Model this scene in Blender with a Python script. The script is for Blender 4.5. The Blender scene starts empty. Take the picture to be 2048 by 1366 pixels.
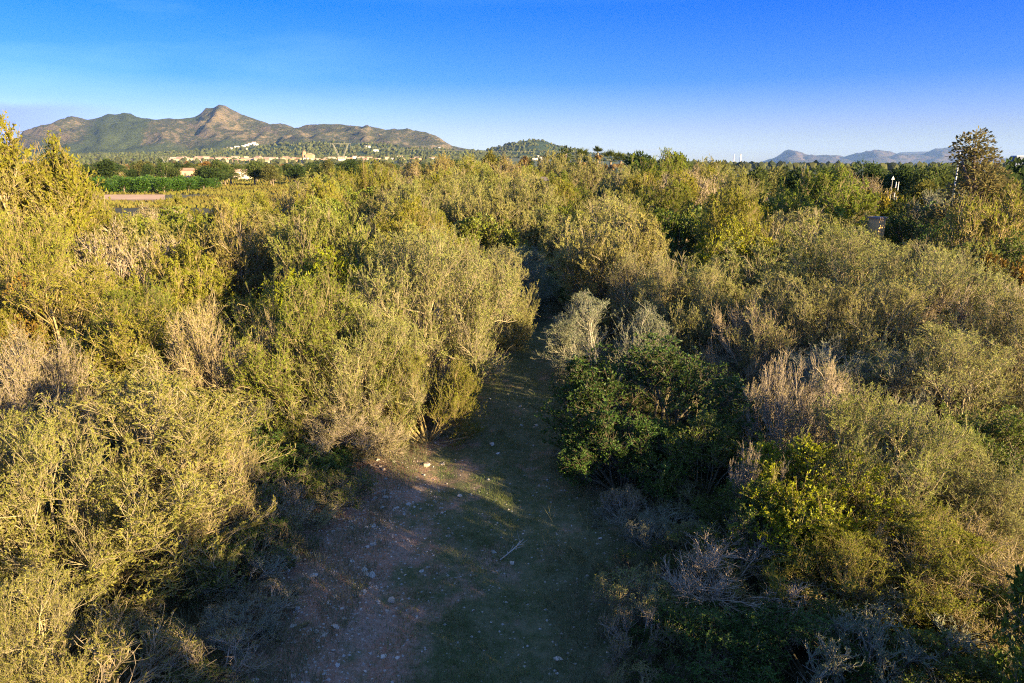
import bpy, bmesh, math, random
import numpy as np
from mathutils import Vector

# ------------------------------------------------------------------ camera, sky, sun, exposure
S = bpy.context.scene
COL = S.collection
CAM_H = 6.0
FPX = 1365.3                                   # focal length in photo pixels (24 mm on 36 mm, 2048 px wide)
PITCH = math.atan((683.0 - 330.0) / FPX)
cd = bpy.data.cameras.new('camera'); cam = bpy.data.objects.new('camera', cd); COL.objects.link(cam)
cam.location = (0, 0, CAM_H); cam.rotation_euler = (math.pi / 2 - PITCH, 0, 0)
cd.lens = 24.0; cd.sensor_width = 36.0; cd.clip_start = 0.1; cd.clip_end = 60000
S.camera = cam

SUN_AZ = math.radians(52)      # light comes from behind the camera, this far round to the right
SUN_EL = math.radians(13.2)
sun_dir = Vector((math.sin(SUN_AZ) * math.cos(SUN_EL), -math.cos(SUN_AZ) * math.cos(SUN_EL), math.sin(SUN_EL)))
sd = bpy.data.lights.new('sun', 'SUN'); sun = bpy.data.objects.new('sun', sd); COL.objects.link(sun)
sd.energy = 5.0; sd.angle = math.radians(0.5); sd.color = (1.0, 0.77, 0.40)
sun.rotation_euler = sun_dir.to_track_quat('Z', 'Y').to_euler()
sun.location = (20, -20, 40)

W = bpy.data.worlds.new('World'); S.world = W; W.use_nodes = True
nt = W.node_tree; nt.nodes.clear()
def N(t, **k):
    n = nt.nodes.new(t)
    for a, b in k.items(): setattr(n, a, b)
    return n
out = N('ShaderNodeOutputWorld'); bg = N('ShaderNodeBackground'); sky = N('ShaderNodeTexSky')
sky.sky_type = 'NISHITA'; sky.sun_disc = False
sky.sun_elevation = SUN_EL; sky.sun_rotation = math.atan2(sun_dir.x, sun_dir.y)
sky.altitude = 0; sky.air_density = 1.0; sky.dust_density = 0.4; sky.ozone_density = 1.5
bg.inputs['Strength'].default_value = 0.09
tc = N('ShaderNodeTexCoord'); sep = N('ShaderNodeSeparateXYZ'); nt.links.new(tc.outputs['Generated'], sep.inputs[0])
# clear-air blue deepening with height, same all the way round
rp = N('ShaderNodeValToRGB'); nt.links.new(sep.outputs['Z'], rp.inputs[0])
cr = rp.color_ramp; cr.elements[0].position = 0.0; cr.elements[0].color = (0.38, 0.42, 0.60, 1)
cr.elements[1].position = 0.9; cr.elements[1].color = (0.72, 0.82, 1.0, 1)
for pos, c in ((0.05, (0.24, 0.285, 0.60)), (0.11, (0.055, 0.18, 0.72)), (0.20, (0.0, 0.145, 1.0)), (0.42, (0.32, 0.52, 1.0))):
    e = cr.elements.new(pos); e.color = (*c, 1)
mul = N('ShaderNodeMixRGB', blend_type='MULTIPLY'); mul.inputs[0].default_value = 1.0
nt.links.new(sky.outputs[0], mul.inputs[1]); nt.links.new(rp.outputs[0], mul.inputs[2])
# thin streaks of high cloud and a low lilac bank
mp = N('ShaderNodeMapping'); mp.inputs['Scale'].default_value = (1.3, 1.3, 9.0); mp.inputs['Rotation'].default_value = (0, 0.10, 0)
nt.links.new(tc.outputs['Generated'], mp.inputs[0])
nz = N('ShaderNodeTexNoise'); nz.inputs['Scale'].default_value = 2.2; nz.inputs['Detail'].default_value = 5; nz.inputs['Roughness'].default_value = 0.5
nt.links.new(mp.outputs[0], nz.inputs['Vector'])
r2 = N('ShaderNodeValToRGB'); r2.color_ramp.elements[0].position = 0.46; r2.color_ramp.elements[1].position = 0.80
r2.color_ramp.elements[1].color = (0.22, 0.22, 0.22, 1); r2.color_ramp.elements[0].color = (0, 0, 0, 1)
nt.links.new(nz.outputs['Fac'], r2.inputs[0])
mc = N('ShaderNodeMixRGB'); mc.inputs[2].default_value = (1.7, 2.8, 4.8, 1)
STREAK = (r2.outputs[0], mc.inputs[0]); nt.links.new(mul.outputs[0], mc.inputs[1])
# bank: centred on one bearing at the left, low down
mp2 = N('ShaderNodeMapping'); mp2.inputs['Scale'].default_value = (6, 6, 26); nt.links.new(tc.outputs['Generated'], mp2.inputs[0])
nz2 = N('ShaderNodeTexNoise'); nz2.inputs['Scale'].default_value = 1.2; nz2.inputs['Detail'].default_value = 4
nt.links.new(mp2.outputs[0], nz2.inputs['Vector'])
def MATH(op, a, b=None):
    m = N('ShaderNodeMath', operation=op)
    for i, v in enumerate((a, b)):
        if v is None: continue
        if isinstance(v, (int, float)): m.inputs[i].default_value = v
        else: nt.links.new(v, m.inputs[i])
    return m.outputs[0]
def RANGE(v, a, b, smooth=True):
    m = N('ShaderNodeMapRange'); m.interpolation_type = 'SMOOTHSTEP'; m.inputs[1].default_value = a; m.inputs[2].default_value = b
    nt.links.new(v, m.inputs[0]); return m.outputs[0]
nt.links.new(MATH('MULTIPLY', STREAK[0], RANGE(sep.outputs['X'], 0.05, -0.45)), STREAK[1])
wob = MATH('MULTIPLY', MATH('SUBTRACT', nz2.outputs['Fac'], 0.5), 0.035)
zz = MATH('ADD', sep.outputs['Z'], wob)
az = RANGE(sep.outputs['X'], -0.44, -0.58)
top = RANGE(zz, 0.078, 0.060)
bank = MATH('MULTIPLY', MATH('MULTIPLY', az, top), 0.85)
mb = N('ShaderNodeMixRGB'); mb.inputs[2].default_value = (0.95, 1.25, 3.2, 1)
nt.links.new(bank, mb.inputs[0]); nt.links.new(mc.outputs[0], mb.inputs[1])
nt.links.new(mb.outputs[0], bg.inputs['Color']); nt.links.new(bg.outputs[0], out.inputs['Surface'])

S.view_settings.view_transform = 'Standard'; S.view_settings.look = 'None'
S.view_settings.exposure = 2.28; S.view_settings.gamma = 1.0; S.view_settings.use_curve_mapping = False
S.render.engine = 'CYCLES'
cy = S.cycles
cy.max_bounces = 3; cy.diffuse_bounces = 2; cy.glossy_bounces = 1; cy.transmission_bounces = 2; cy.volume_bounces = 0
cy.transparent_max_bounces = 4; cy.caustics_reflective = False; cy.caustics_refractive = False
cy.filter_width = 1.15; cy.use_adaptive_sampling = False; cy.use_denoising = False; cy.denoiser = 'OPENIMAGEDENOISE'; cy.denoising_input_passes = 'RGB_ALBEDO_NORMAL'; cy.denoising_prefilter = 'ACCURATE'

# ------------------------------------------------------------------ pixel helpers (photo pixels -> places)
CP, SP = math.cos(PITCH), math.sin(PITCH)
def ray(u, v):
    x = (u - 1024.0) / FPX; yc = (683.0 - v) / FPX
    return x, CP + yc * SP, -SP + yc * CP
def px(u, v, Y):
    d = ray(u, v); s = Y / d[1]
    return d[0] * s, CAM_H + d[2] * s
def gnd(u, v):
    d = ray(u, v); s = -CAM_H / d[2]
    return d[0] * s, d[1] * s

# ------------------------------------------------------------------ noise
class Perlin:
    def __init__(self, seed):
        r = np.random.default_rng(seed); self.p = np.tile(r.permutation(256), 3)
        a = r.uniform(0, 2 * np.pi, 256); self.gx, self.gy = np.cos(a), np.sin(a)
    def __call__(self, x, y):
        x = np.asarray(x, float); y = np.asarray(y, float)
        xi = np.floor(x).astype(int); yi = np.floor(y).astype(int); xf, yf = x - xi, y - yi
        u = xf * xf * xf * (xf * (xf * 6 - 15) + 10); v = yf * yf * yf * (yf * (yf * 6 - 15) + 10)
        def g(ix, iy, dx, dy):
            h = self.p[self.p[ix & 255] + (iy & 255)]
            return self.gx[h] * dx + self.gy[h] * dy
        a = g(xi, yi, xf, yf); b = g(xi + 1, yi, xf - 1, yf)
        c = g(xi, yi + 1, xf, yf - 1); d = g(xi + 1, yi + 1, xf - 1, yf - 1)
        return (a + u * (b - a)) * (1 - v) + (c + u * (d - c)) * v
PN = [Perlin(s) for s in range(11, 19)]
def fbm(x, y, k=0, oct=4):
    s = 0; a = 1.0
    for o in range(oct):
        s = s + a * PN[(k + o) % 8](x * 2 ** o, y * 2 ** o); a *= 0.5
    return s
def ridged(x, y, k=0, oct=4):
    s = 0; a = 1.0
    for o in range(oct):
        s = s + a * (1 - 2 * np.abs(PN[(k + o) % 8](x * 2 ** o, y * 2 ** o))); a *= 0.5
    return s
def sstep(a, b, x):
    t = np.clip((np.asarray(x, float) - a) / (b - a), 0, 1); return t * t * (3 - 2 * t)

# ------------------------------------------------------------------ mesh and object helpers
def mesh_arrays(name, V, F, smooth=False, attrs=None):
    """V (n,3), F list of index arrays (m,3) or (m,4)"""
    me = bpy.data.meshes.new(name)
    if not isinstance(F, (list, tuple)): F = [F]
    F = [f for f in F if len(f)]
    me.vertices.add(len(V)); me.vertices.foreach_set('co', np.ascontiguousarray(V, np.float32).ravel())
    loops = np.concatenate([f.ravel() for f in F]).astype(np.int32)
    tot = np.concatenate([np.full(len(f), f.shape[1]) for f in F])
    start = np.concatenate([[0], np.cumsum(tot)[:-1]]).astype(np.int32)
    me.loops.add(len(loops)); me.loops.foreach_set('vertex_index', loops)
    me.polygons.add(len(tot)); me.polygons.foreach_set('loop_start', start)
    me.polygons.foreach_set('use_smooth', np.full(len(tot), smooth, bool))
    for k, a in (attrs or {}).items():
        at = me.attributes.new(k, 'FLOAT', 'POINT'); at.data.foreach_set('value', np.ascontiguousarray(a, np.float32))
    me.update(calc_edges=True)
    return me
def obj(name, me, mat=None, parent=None, color=None):
    o = bpy.data.objects.new(name, me); COL.objects.link(o)
    if mat is not None and me is not None and not me.materials: me.materials.append(mat)
    if parent is not None: o.parent = parent
    if color is not None: o.color = (*color[:3], 1)
    return o
def tag(o, label=None, cat=None, group=None, kind=None):
    if label: o['label'] = label
    if cat: o['category'] = cat
    if group: o['group'] = group
    if kind: o['kind'] = kind
    return o
def empty(name, loc=(0, 0, 0), rz=0.0, sc=(1, 1, 1)):
    o = bpy.data.objects.new(name, None); COL.objects.link(o)
    o.empty_display_size = 0.3; o.location = loc; o.rotation_euler = (0, 0, rz); o.scale = sc
    return o
def box_arr(x0, x1, y0, y1, z0, z1):
    V = np.array([[x, y, z] for z in (z0, z1) for y in (y0, y1) for x in (x0, x1)], float)
    F = np.array([[0, 2, 3, 1], [4, 5, 7, 6], [0, 1, 5, 4], [2, 6, 7, 3], [0, 4, 6, 2], [1, 3, 7, 5]])
    return V, F
class MB:
    def __init__(s): s.V = []; s.Q = []; s.T = []; s.n = 0
    def add(s, V, F):
        F = np.asarray(F); (s.Q if F.shape[1] == 4 else s.T).append(F + s.n); s.V.append(np.asarray(V, float)); s.n += len(V); return s
    def box(s, *a): return s.add(*box_arr(*a))
    def bar(s, a, b, r, sides=4, r1=None):
        P = np.array([[a, b]], float); V, F = tubes(P, np.array([r]), np.array([r if r1 is None else r1]), sides); return s.add(V, F)
    def mesh(s, name, smooth=False):
        F = []
        if s.Q: F.append(np.concatenate(s.Q))
        if s.T: F.append(np.concatenate(s.T))
        return mesh_arrays(name, np.concatenate(s.V), F, smooth)
def unit(a): return a / np.maximum(np.linalg.norm(a, axis=-1, keepdims=True), 1e-9)
def tubes(P, r0, r1, sides=3):
    n, k, _ = P.shape
    t = unit(P[:, -1] - P[:, 0])
    ref = np.where(np.abs(t[:, 2:3]) > 0.9, np.array([[1.0, 0, 0]]), np.array([[0, 0, 1.0]]))
    u = unit(np.cross(t, ref)); v = np.cross(t, u)
    ang = np.arange(sides) * 2 * np.pi / sides
    ring = u[:, None, :] * np.cos(ang)[None, :, None] + v[:, None, :] * np.sin(ang)[None, :, None]
    rr = r0[:, None] + (r1 - r0)[:, None] * np.linspace(0, 1, k)[None, :]
    V = P[:, :, None, :] + ring[:, None, :, :] * rr[:, :, None, None]
    idx = np.arange(n * k * sides).reshape(n, k, sides); nx = np.roll(idx, -1, axis=2)
    F = np.stack([idx[:, :-1], nx[:, :-1], nx[:, 1:], idx[:, 1:]], -1).reshape(-1, 4)
    return V.reshape(-1, 3), F
def grow(start, d, length, K, up, jit, rng):
    pts = [start]; p = start; d = unit(d)
    for _ in range(K):
        d = unit(d + np.array([0, 0, up]) + rng.normal(0, jit, d.shape))
        p = p + d * (length / K)[:, None]; pts.append(p)
    return np.stack(pts, 1)
def sample(P, idx, t):
    k = P.shape[1] - 1; f = t * k; i = np.minimum(f.astype(int), k - 1); w = (f - i)[:, None]
    a = P[idx, i]; b = P[idx, i + 1]
    return a * (1 - w) + b * w, unit(b - a)
def leaf_quads(pos, d, L, Wd, rng, fold=0.0):
    n = len(pos); d = unit(d)
    side = unit(np.cross(d, rng.normal(0, 1, (n, 3)))); 
    a = pos; m = pos + d * (L * 0.5)[:, None]; t = pos + d * L[:, None]
    V = np.stack([a, m + side * (Wd * .5)[:, None], t, m - side * (Wd * .5)[:, None]], 1).reshape(-1, 3)
    return V, np.arange(n * 4).reshape(n, 4)

# ------------------------------------------------------------------ materials
def new_mat(name):
    m = bpy.data.materials.new(name); m.use_nodes = True; t = m.node_tree; t.nodes.clear()
    o = t.nodes.new('ShaderNodeOutputMaterial'); return m, t, o
def link(t, a, b): t.links.new(a, b)
def leaf_material(name, translucent=0.35, rough=0.5):
    m, t, o = new_mat(name)
    oi = t.nodes.new('ShaderNodeObjectInfo'); at = t.nodes.new('ShaderNodeAttribute'); at.attribute_name = 'v'
    hsv = t.nodes.new('ShaderNodeHueSaturation')
    mh = t.nodes.new('ShaderNodeMapRange'); mh.inputs[3].default_value = 0.478; mh.inputs[4].default_value = 0.518
    mv = t.nodes.new('ShaderNodeMapRange'); mv.inputs[3].default_value = 0.62; mv.inputs[4].default_value = 1.38
    mu = t.nodes.new('ShaderNodeMath'); mu.operation = 'MULTIPLY'; mu.inputs[1].default_value = 7.31
    fr = t.nodes.new('ShaderNodeMath'); fr.operation = 'FRACT'
    link(t, at.outputs['Fac'], mu.inputs[0]); link(t, mu.outputs[0], fr.inputs[0])
    link(t, fr.outputs[0], mh.inputs[0]); link(t, at.outputs['Fac'], mv.inputs[0])
    link(t, mh.outputs[0], hsv.inputs['Hue']); link(t, mv.outputs[0], hsv.inputs['Value']); link(t, oi.outputs['Color'], hsv.inputs['Color'])
    if rough < 0.45:
        p = t.nodes.new('ShaderNodeBsdfPrincipled'); p.inputs['Roughness'].default_value = rough; p.inputs['Specular IOR Level'].default_value = 0.16
    else: p = t.nodes.new('ShaderNodeBsdfDiffuse')
    tr = t.nodes.new('ShaderNodeBsdfTranslucent'); mx = t.nodes.new('ShaderNodeMixShader'); mx.inputs[0].default_value = translucent
    g = t.nodes.new('ShaderNodeGamma'); g.inputs[1].default_value = 0.9
    link(t, hsv.outputs[0], p.inputs[0]); link(t, hsv.outputs[0], g.inputs[0]); link(t, g.outputs[0], tr.inputs['Color'])
    link(t, p.outputs[0], mx.inputs[1]); link(t, tr.outputs[0], mx.inputs[2]); link(t, mx.outputs[0], o.inputs['Surface'])
    return m
def plain_material(name, color=None, rough=0.85, var=0.35, scale=4.0, bump=0.0, obj_color=False, spec=0.3):
    m, t, o = new_mat(name)
    p = t.nodes.new('ShaderNodeBsdfPrincipled'); p.inputs['Roughness'].default_value = rough; p.inputs['Specular IOR Level'].default_value = spec
    tcn = t.nodes.new('ShaderNodeTexCoord'); nz = t.nodes.new('ShaderNodeTexNoise'); nz.inputs['Scale'].default_value = scale; nz.inputs['Detail'].default_value = 5
    link(t, tcn.outputs['Object'], nz.inputs['Vector'])
    mr = t.nodes.new('ShaderNodeMapRange'); mr.inputs[1].default_value = 0.25; mr.inputs[2].default_value = 0.75
    mr.inputs[3].default_value = 1 - var; mr.inputs[4].default_value = 1 + var; link(t, nz.outputs['Fac'], mr.inputs[0])
    hsv = t.nodes.new('ShaderNodeHueSaturation'); link(t, mr.outputs[0], hsv.inputs['Value'])
    if obj_color:
        oi = t.nodes.new('ShaderNodeObjectInfo'); link(t, oi.outputs['Color'], hsv.inputs['Color'])
    else: hsv.inputs['Color'].default_value = (*color, 1)
    link(t, hsv.outputs[0], p.inputs['Base Color'])
    if bump:
        b = t.nodes.new('ShaderNodeBump'); b.inputs['Strength'].default_value = bump; b.inputs['Distance'].default_value = 0.05
        link(t, nz.outputs['Fac'], b.inputs['Height']); link(t, b.outputs[0], p.inputs['Normal'])
    link(t, p.outputs[0], o.inputs['Surface'])
    return m
M_LEAF = leaf_material('leaf'); M_GLOSS = leaf_material('glossy_leaf', 0.22, 0.44)
M_BARK = plain_material('bark', var=0.35, scale=6, obj_color=True, rough=0.9)
M_STONE = plain_material('limestone', var=0.3, scale=9, obj_color=True, bump=0.3)
M_WALL = plain_material('render_wall', var=0.12, scale=0.4, obj_color=True, rough=0.9)
M_ROOF = plain_material('roof_tile', var=0.25, scale=0.8, obj_color=True, rough=0.85)
M_METAL = plain_material('galvanised', color=(0.24, 0.23, 0.19), var=0.1, rough=0.7)
M_WOOD = plain_material('weathered_wood', var=0.3, scale=5, obj_color=True)

# ------------------------------------------------------------------ ground height
def track_x(y): return -0.95 + 0.075 * np.clip(np.asarray(y, float) - 7, 0, 30)
def ground_z(x, y):
    x = np.asarray(x, float); y = np.asarray(y, float)
    r = 46 * sstep(900, 3200, y) * sstep(1100, -300, x)
    near = 0.10 * fbm(x / 5.0, y / 5.0, 0, 3) + 0.05 * fbm(x / 1.1, y / 1.1, 2, 3)
    near = near * sstep(160, 60, np.abs(y)) * sstep(160, 60, np.abs(x))
    xc = track_x(y); d = np.abs(x - xc)
    on = sstep(3.2, 2.0, d) * sstep(34, 27, y)
    rut = -0.05 * np.exp(-((d - 0.85) / 0.28) ** 2)
    track = 0.018 * fbm(x / 0.5, y / 0.5, 4, 3) + rut + 0.02 * fbm(x / 2.5, y / 2.5, 1, 2)
    return r + near * (1 - on) + (track - 0.02) * on

def axis(parts):
    a = []
    for x0, x1, st in parts: a += list(np.arange(x0, x1 - 1e-6, st))
    return np.array(a)
def geo(start, stop, n): return start * (stop / start) ** (np.arange(1, n + 1) / n)
xs = np.concatenate([-geo(30, 16000, 36)[::-1], axis([(-30, -6, 0.6), (-6, 6, 0.15), (6, 30.3, 0.6)]), geo(31, 16000, 36)])
ys = np.concatenate([-geo(12, 16000, 26)[::-1], axis([(-12, 4, 0.8), (4, 20, 0.15), (20, 40, 0.4), (40, 120, 2.0)]), geo(122, 16000, 60)])
X, Y = np.meshgrid(xs, ys); Z = ground_z(X, Y)
idx = np.arange(X.size).reshape(X.shape)
F = np.stack([idx[:-1, :-1], idx[:-1, 1:], idx[1:, 1:], idx[1:, :-1]], -1).reshape(-1, 4)
me = mesh_arrays('ground', np.stack([X, Y, Z], -1).reshape(-1, 3), F, True)
# ground material: reddish soil, moss and short grass, litter; farmland patches farther out
def ground_material():
    m, t, o = new_mat('soil_and_turf')
    p = t.nodes.new('ShaderNodeBsdfPrincipled'); p.inputs['Roughness'].default_value = 0.95; p.inputs['Specular IOR Level'].default_value = 0.15
    tcn = t.nodes.new('ShaderNodeTexCoord'); V = tcn.outputs['Object']
    def noise(sc, det=6, rough=0.6):
        n = t.nodes.new('ShaderNodeTexNoise'); n.inputs['Scale'].default_value = sc; n.inputs['Detail'].default_value = det; n.inputs['Roughness'].default_value = rough
        link(t, V, n.inputs['Vector']); return n.outputs['Fac']
    def rng_(v, a, b, c=0.0, d=1.0):
        n = t.nodes.new('ShaderNodeMapRange'); n.inputs[1].default_value = a; n.inputs[2].default_value = b; n.inputs[3].default_value = c; n.inputs[4].default_value = d
        link(t, v, n.inputs[0]); return n.outputs[0]
    def mix(f, a, b):
        n = t.nodes.new('ShaderNodeMixRGB')
        link(t, f, n.inputs[0])
        for i, c in ((1, a), (2, b)):
            if isinstance(c, tuple): n.inputs[i].default_value = (*c, 1)
            else: link(t, c, n.inputs[i])
        return n.outputs[0]
    def math(op, a, b):
        n = t.nodes.new('ShaderNodeMath'); n.operation = op
        for i, v in ((0, a), (1, b)):
            if isinstance(v, (int, float)): n.inputs[i].default_value = v
            else: link(t, v, n.inputs[i])
        return n.outputs[0]
    sp = t.nodes.new('ShaderNodeSeparateXYZ'); link(t, V, sp.inputs[0])
    soil = mix(rng_(noise(1.7), 0.35, 0.65), (0.30, 0.145, 0.085), (0.25, 0.165, 0.115))
    soil = mix(rng_(noise(14), 0.4, 0.75), soil, (0.32, 0.24, 0.18))
    soil = mix(rng_(noise(40, 3), 0.62, 0.72), soil, (0.45, 0.40, 0.33))
    grass = mix(rng_(noise(6), 0.35, 0.65), (0.075, 0.09, 0.036), (0.15, 0.14, 0.075))
    # more soil on the left wheel path, more green along the middle
    side = rng_(sp.outputs['X'], -3.4, -0.6, 0.30, -0.06)
    gm = math('SUBTRACT', noise(0.9, 8, 0.7), side)
    near = mix(rng_(gm, 0.40, 0.52), soil, grass)
    litter = mix(rng_(noise(3.0), 0.3, 0.7), (0.07, 0.055, 0.03), (0.055, 0.06, 0.028))
    ax = t.nodes.new('ShaderNodeMath'); ax.operation = 'ABSOLUTE'
    sub = math('ADD', sp.outputs['X'], 0.7); link(t, sub, ax.inputs[0])
    nearf = mix(rng_(math('ADD', ax.outputs[0], noise(0.8)), 3.0, 3.9), near, litter)
    vo = t.nodes.new('ShaderNodeTexVoronoi'); vo.inputs['Scale'].default_value = 0.011; link(t, V, vo.inputs['Vector'])
    rr = t.nodes.new('ShaderNodeValToRGB'); rr.color_ramp.interpolation = 'CONSTANT'
    vs = t.nodes.new('ShaderNodeSeparateColor'); link(t, vo.outputs['Color'], vs.inputs[0]); link(t, vs.outputs[0], rr.inputs[0])
    el = rr.color_ramp.elements; el[0].color = (0.07, 0.09, 0.03, 1); el[1].position = 0.78; el[1].color = (0.22, 0.15, 0.085, 1)
    for pos, c in ((0.3, (0.06, 0.105, 0.025)), (0.55, (0.13, 0.115, 0.045)),):
        e = el.new(pos); e.color = (*c, 1)
    farm = mix(rng_(noise(0.05), 0.3, 0.7), rr.outputs[0], (0.08, 0.085, 0.035))
    col = mix(rng_(sp.outputs['Y'], 90, 130), nearf, farm)
    grain = rng_(noise(70, 4, 0.75), 0.3, 0.7, 0.55, 1.4); gh = t.nodes.new('ShaderNodeHueSaturation'); link(t, grain, gh.inputs['Value']); link(t, col, gh.inputs['Color']); col = gh.outputs[0]
    link(t, col, p.inputs['Base Color'])
    b = t.nodes.new('ShaderNodeBump'); b.inputs['Strength'].default_value = 1.0; b.inputs['Distance'].default_value = 0.05
    link(t, noise(22, 6, 0.7), b.inputs['Height']); link(t, b.outputs[0], p.inputs['Normal'])
    link(t, p.outputs[0], o.inputs['Surface'])
    return m
M_GROUND = ground_material()
ground = obj('ground', me, M_GROUND); tag(ground, kind='structure')

# the track: its own strip a little above the ground
tx = np.arange(-2.7, 2.71, 0.09); ty = np.concatenate([np.arange(2, 20, 0.09), np.arange(20, 31, 0.2)])
TX, TY = np.meshgrid(tx, ty)
wav = 0.35 * fbm(TY / 1.3, np.sign(TX) * 7.3, 3, 3)
XX = track_x(TY) + TX * (1 + 0.16 * wav)
edge = sstep(2.7, 2.2, np.abs(TX))
ZZ = ground_z(XX, TY) + 0.012 * edge - 0.02 * (1 - edge) + 0.010
idx = np.arange(XX.size).reshape(XX.shape)
F = np.stack([idx[:-1, :-1], idx[:-1, 1:], idx[1:, 1:], idx[1:, :-1]], -1).reshape(-1, 4)
track = obj('dirt_track', mesh_arrays('dirt_track', np.stack([XX, TY, ZZ], -1).reshape(-1, 3), F, True), M_GROUND)
tag(track, kind='structure')

# ------------------------------------------------------------------ mountains
def sil(points, Yr):
    a = np.array([px(u, v, Yr) for u, v in points]); o = np.argsort(a[:, 0]); return a[o, 0], a[o, 1]
def mountain_height(points, Yf, Yr, Yb, gul, scale, k, power=1.25):
    sx, sz = sil(points, Yr)
    def h(x, y):
        x = np.asarray(x, float); y = np.asarray(y, float)
        x = x * np.clip(Yr / np.maximum(y, 1), .5, 1.6) ** 0.9
        wx = x + 0.35 * scale * fbm(x / scale, y / scale, k, 3)
        t = (y - Yf - 0.10 * (Yr - Yf) * fbm(x / (2.2 * scale), y / (4 * scale), k + 3, 2)) / (Yr - Yf)
        mid = np.clip(4 * t * (1 - t), 0, 1) * (t > 0) * (t < 1)
        zr = np.interp(x, sx, sz, left=0, right=0)
        zw = np.interp(wx + 0.25 * (Yr - y) * 0.4 * mid, sx, sz, left=0, right=0)
        z = zr * (1 - mid) + zw * mid
        pf = np.where(t < 1, np.clip(t, 0, 1) ** power, np.clip(1 - (y - Yr) / (Yb - Yr), 0, 1) ** 1.2)
        g = ridged(wx / scale, y / (2.3 * scale), k + 1, 4) - 0.65
        fine = ridged(x / (scale * .22), y / (scale * .30), k + 2, 4) - .7
        zz = z * pf + gul * mid ** 0.8 * g * np.clip(z / 160, 0.15, 1.1) + gul * 0.11 * fine * np.clip(pf * 3, 0, 1) * np.clip(z / 100, 0, 1)
        return np.where(z > 1, zz, -2.0)
    return h
SIL_MAIN = [(-60, 322), (0, 312), (40, 303), (70, 294), (90, 283), (103, 269), (123, 250), (137, 242), (154, 237), (168, 241), (174, 244), (191, 241), (208, 235), (219, 231), (236, 231), (251, 228.5),
    (263, 229.5), (273, 236), (290, 241), (309, 243), (325, 239), (342, 239), (355, 241.5), (376, 240), (393, 234), (405, 226), (413, 219), (427, 218), (439, 213), (451, 213), (460, 219), (478, 228), (499, 236),
    (519, 243), (543, 252), (560, 247), (577, 252.5), (605, 264), (628, 253.5), (649, 250), (680, 250.5), (707, 253.5), (724, 255), (744, 254), (765, 258.5), (785, 263), (813, 261), (840, 263), (868, 272), (888, 284), (905, 294), (946, 302), (1000, 310), (1100, 320)]
SIL_FOOT = [(40, 322), (120, 312), (250, 309), (330, 305), (400, 302), (480, 297), (520, 293), (560, 287), (620, 286), (700, 286), (760, 288), (800, 294), (900, 300), (950, 303), (1000, 309), (1080, 318)]
SIL_HILL = [(930, 318), (960, 306), (984, 298), (1021, 289), (1045, 282), (1069, 279), (1093, 282.5), (1120, 293), (1141, 299.5), (1165, 301), (1189, 308), (1230, 310), (1262, 312), (1300, 320), (1360, 326)]
SIL_RIGHT = [(1500, 330), (1516, 329), (1529, 323.6), (1540, 318), (1559, 315), (1567, 307.6), (1575, 304), (1593, 303.5), (1605, 307.6), (1619, 312), (1643, 314), (1672, 313), (1685, 316.4), (1701, 311), (1721, 309), (1733, 305), (1756, 304.7),
    (1774, 309), (1786, 313), (1812, 310.5), (1841, 310), (1856, 304), (1870, 297.4), (1888, 296), (1911, 295), (1923, 300), (1940, 304.7), (1961, 307.6), (2000, 318), (2060, 326), (2100, 329)]
SIL_FAR = [(1740, 330), (1770, 320), (1786, 311), (1800, 304.7), (1853, 303), (1880, 306), (1930, 315), (1990, 326)]
H_MAIN = mountain_height(SIL_MAIN, 2750, 4200, 5600, 56, 430, 0)
H_FOOT = mountain_height(SIL_FOOT, 2050, 2720, 3300, 9, 160, 2, 1.1)
H_HILL = mountain_height(SIL_HILL, 2300, 3000, 3700, 13, 170, 4, 1.1)
H_RIGHT = mountain_height(SIL_RIGHT, 9600, 11500, 13200, 85, 650, 1, 1.1)
H_FAR = mountain_height(SIL_FAR, 13400, 14600, 15600, 30, 600, 5)
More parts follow.
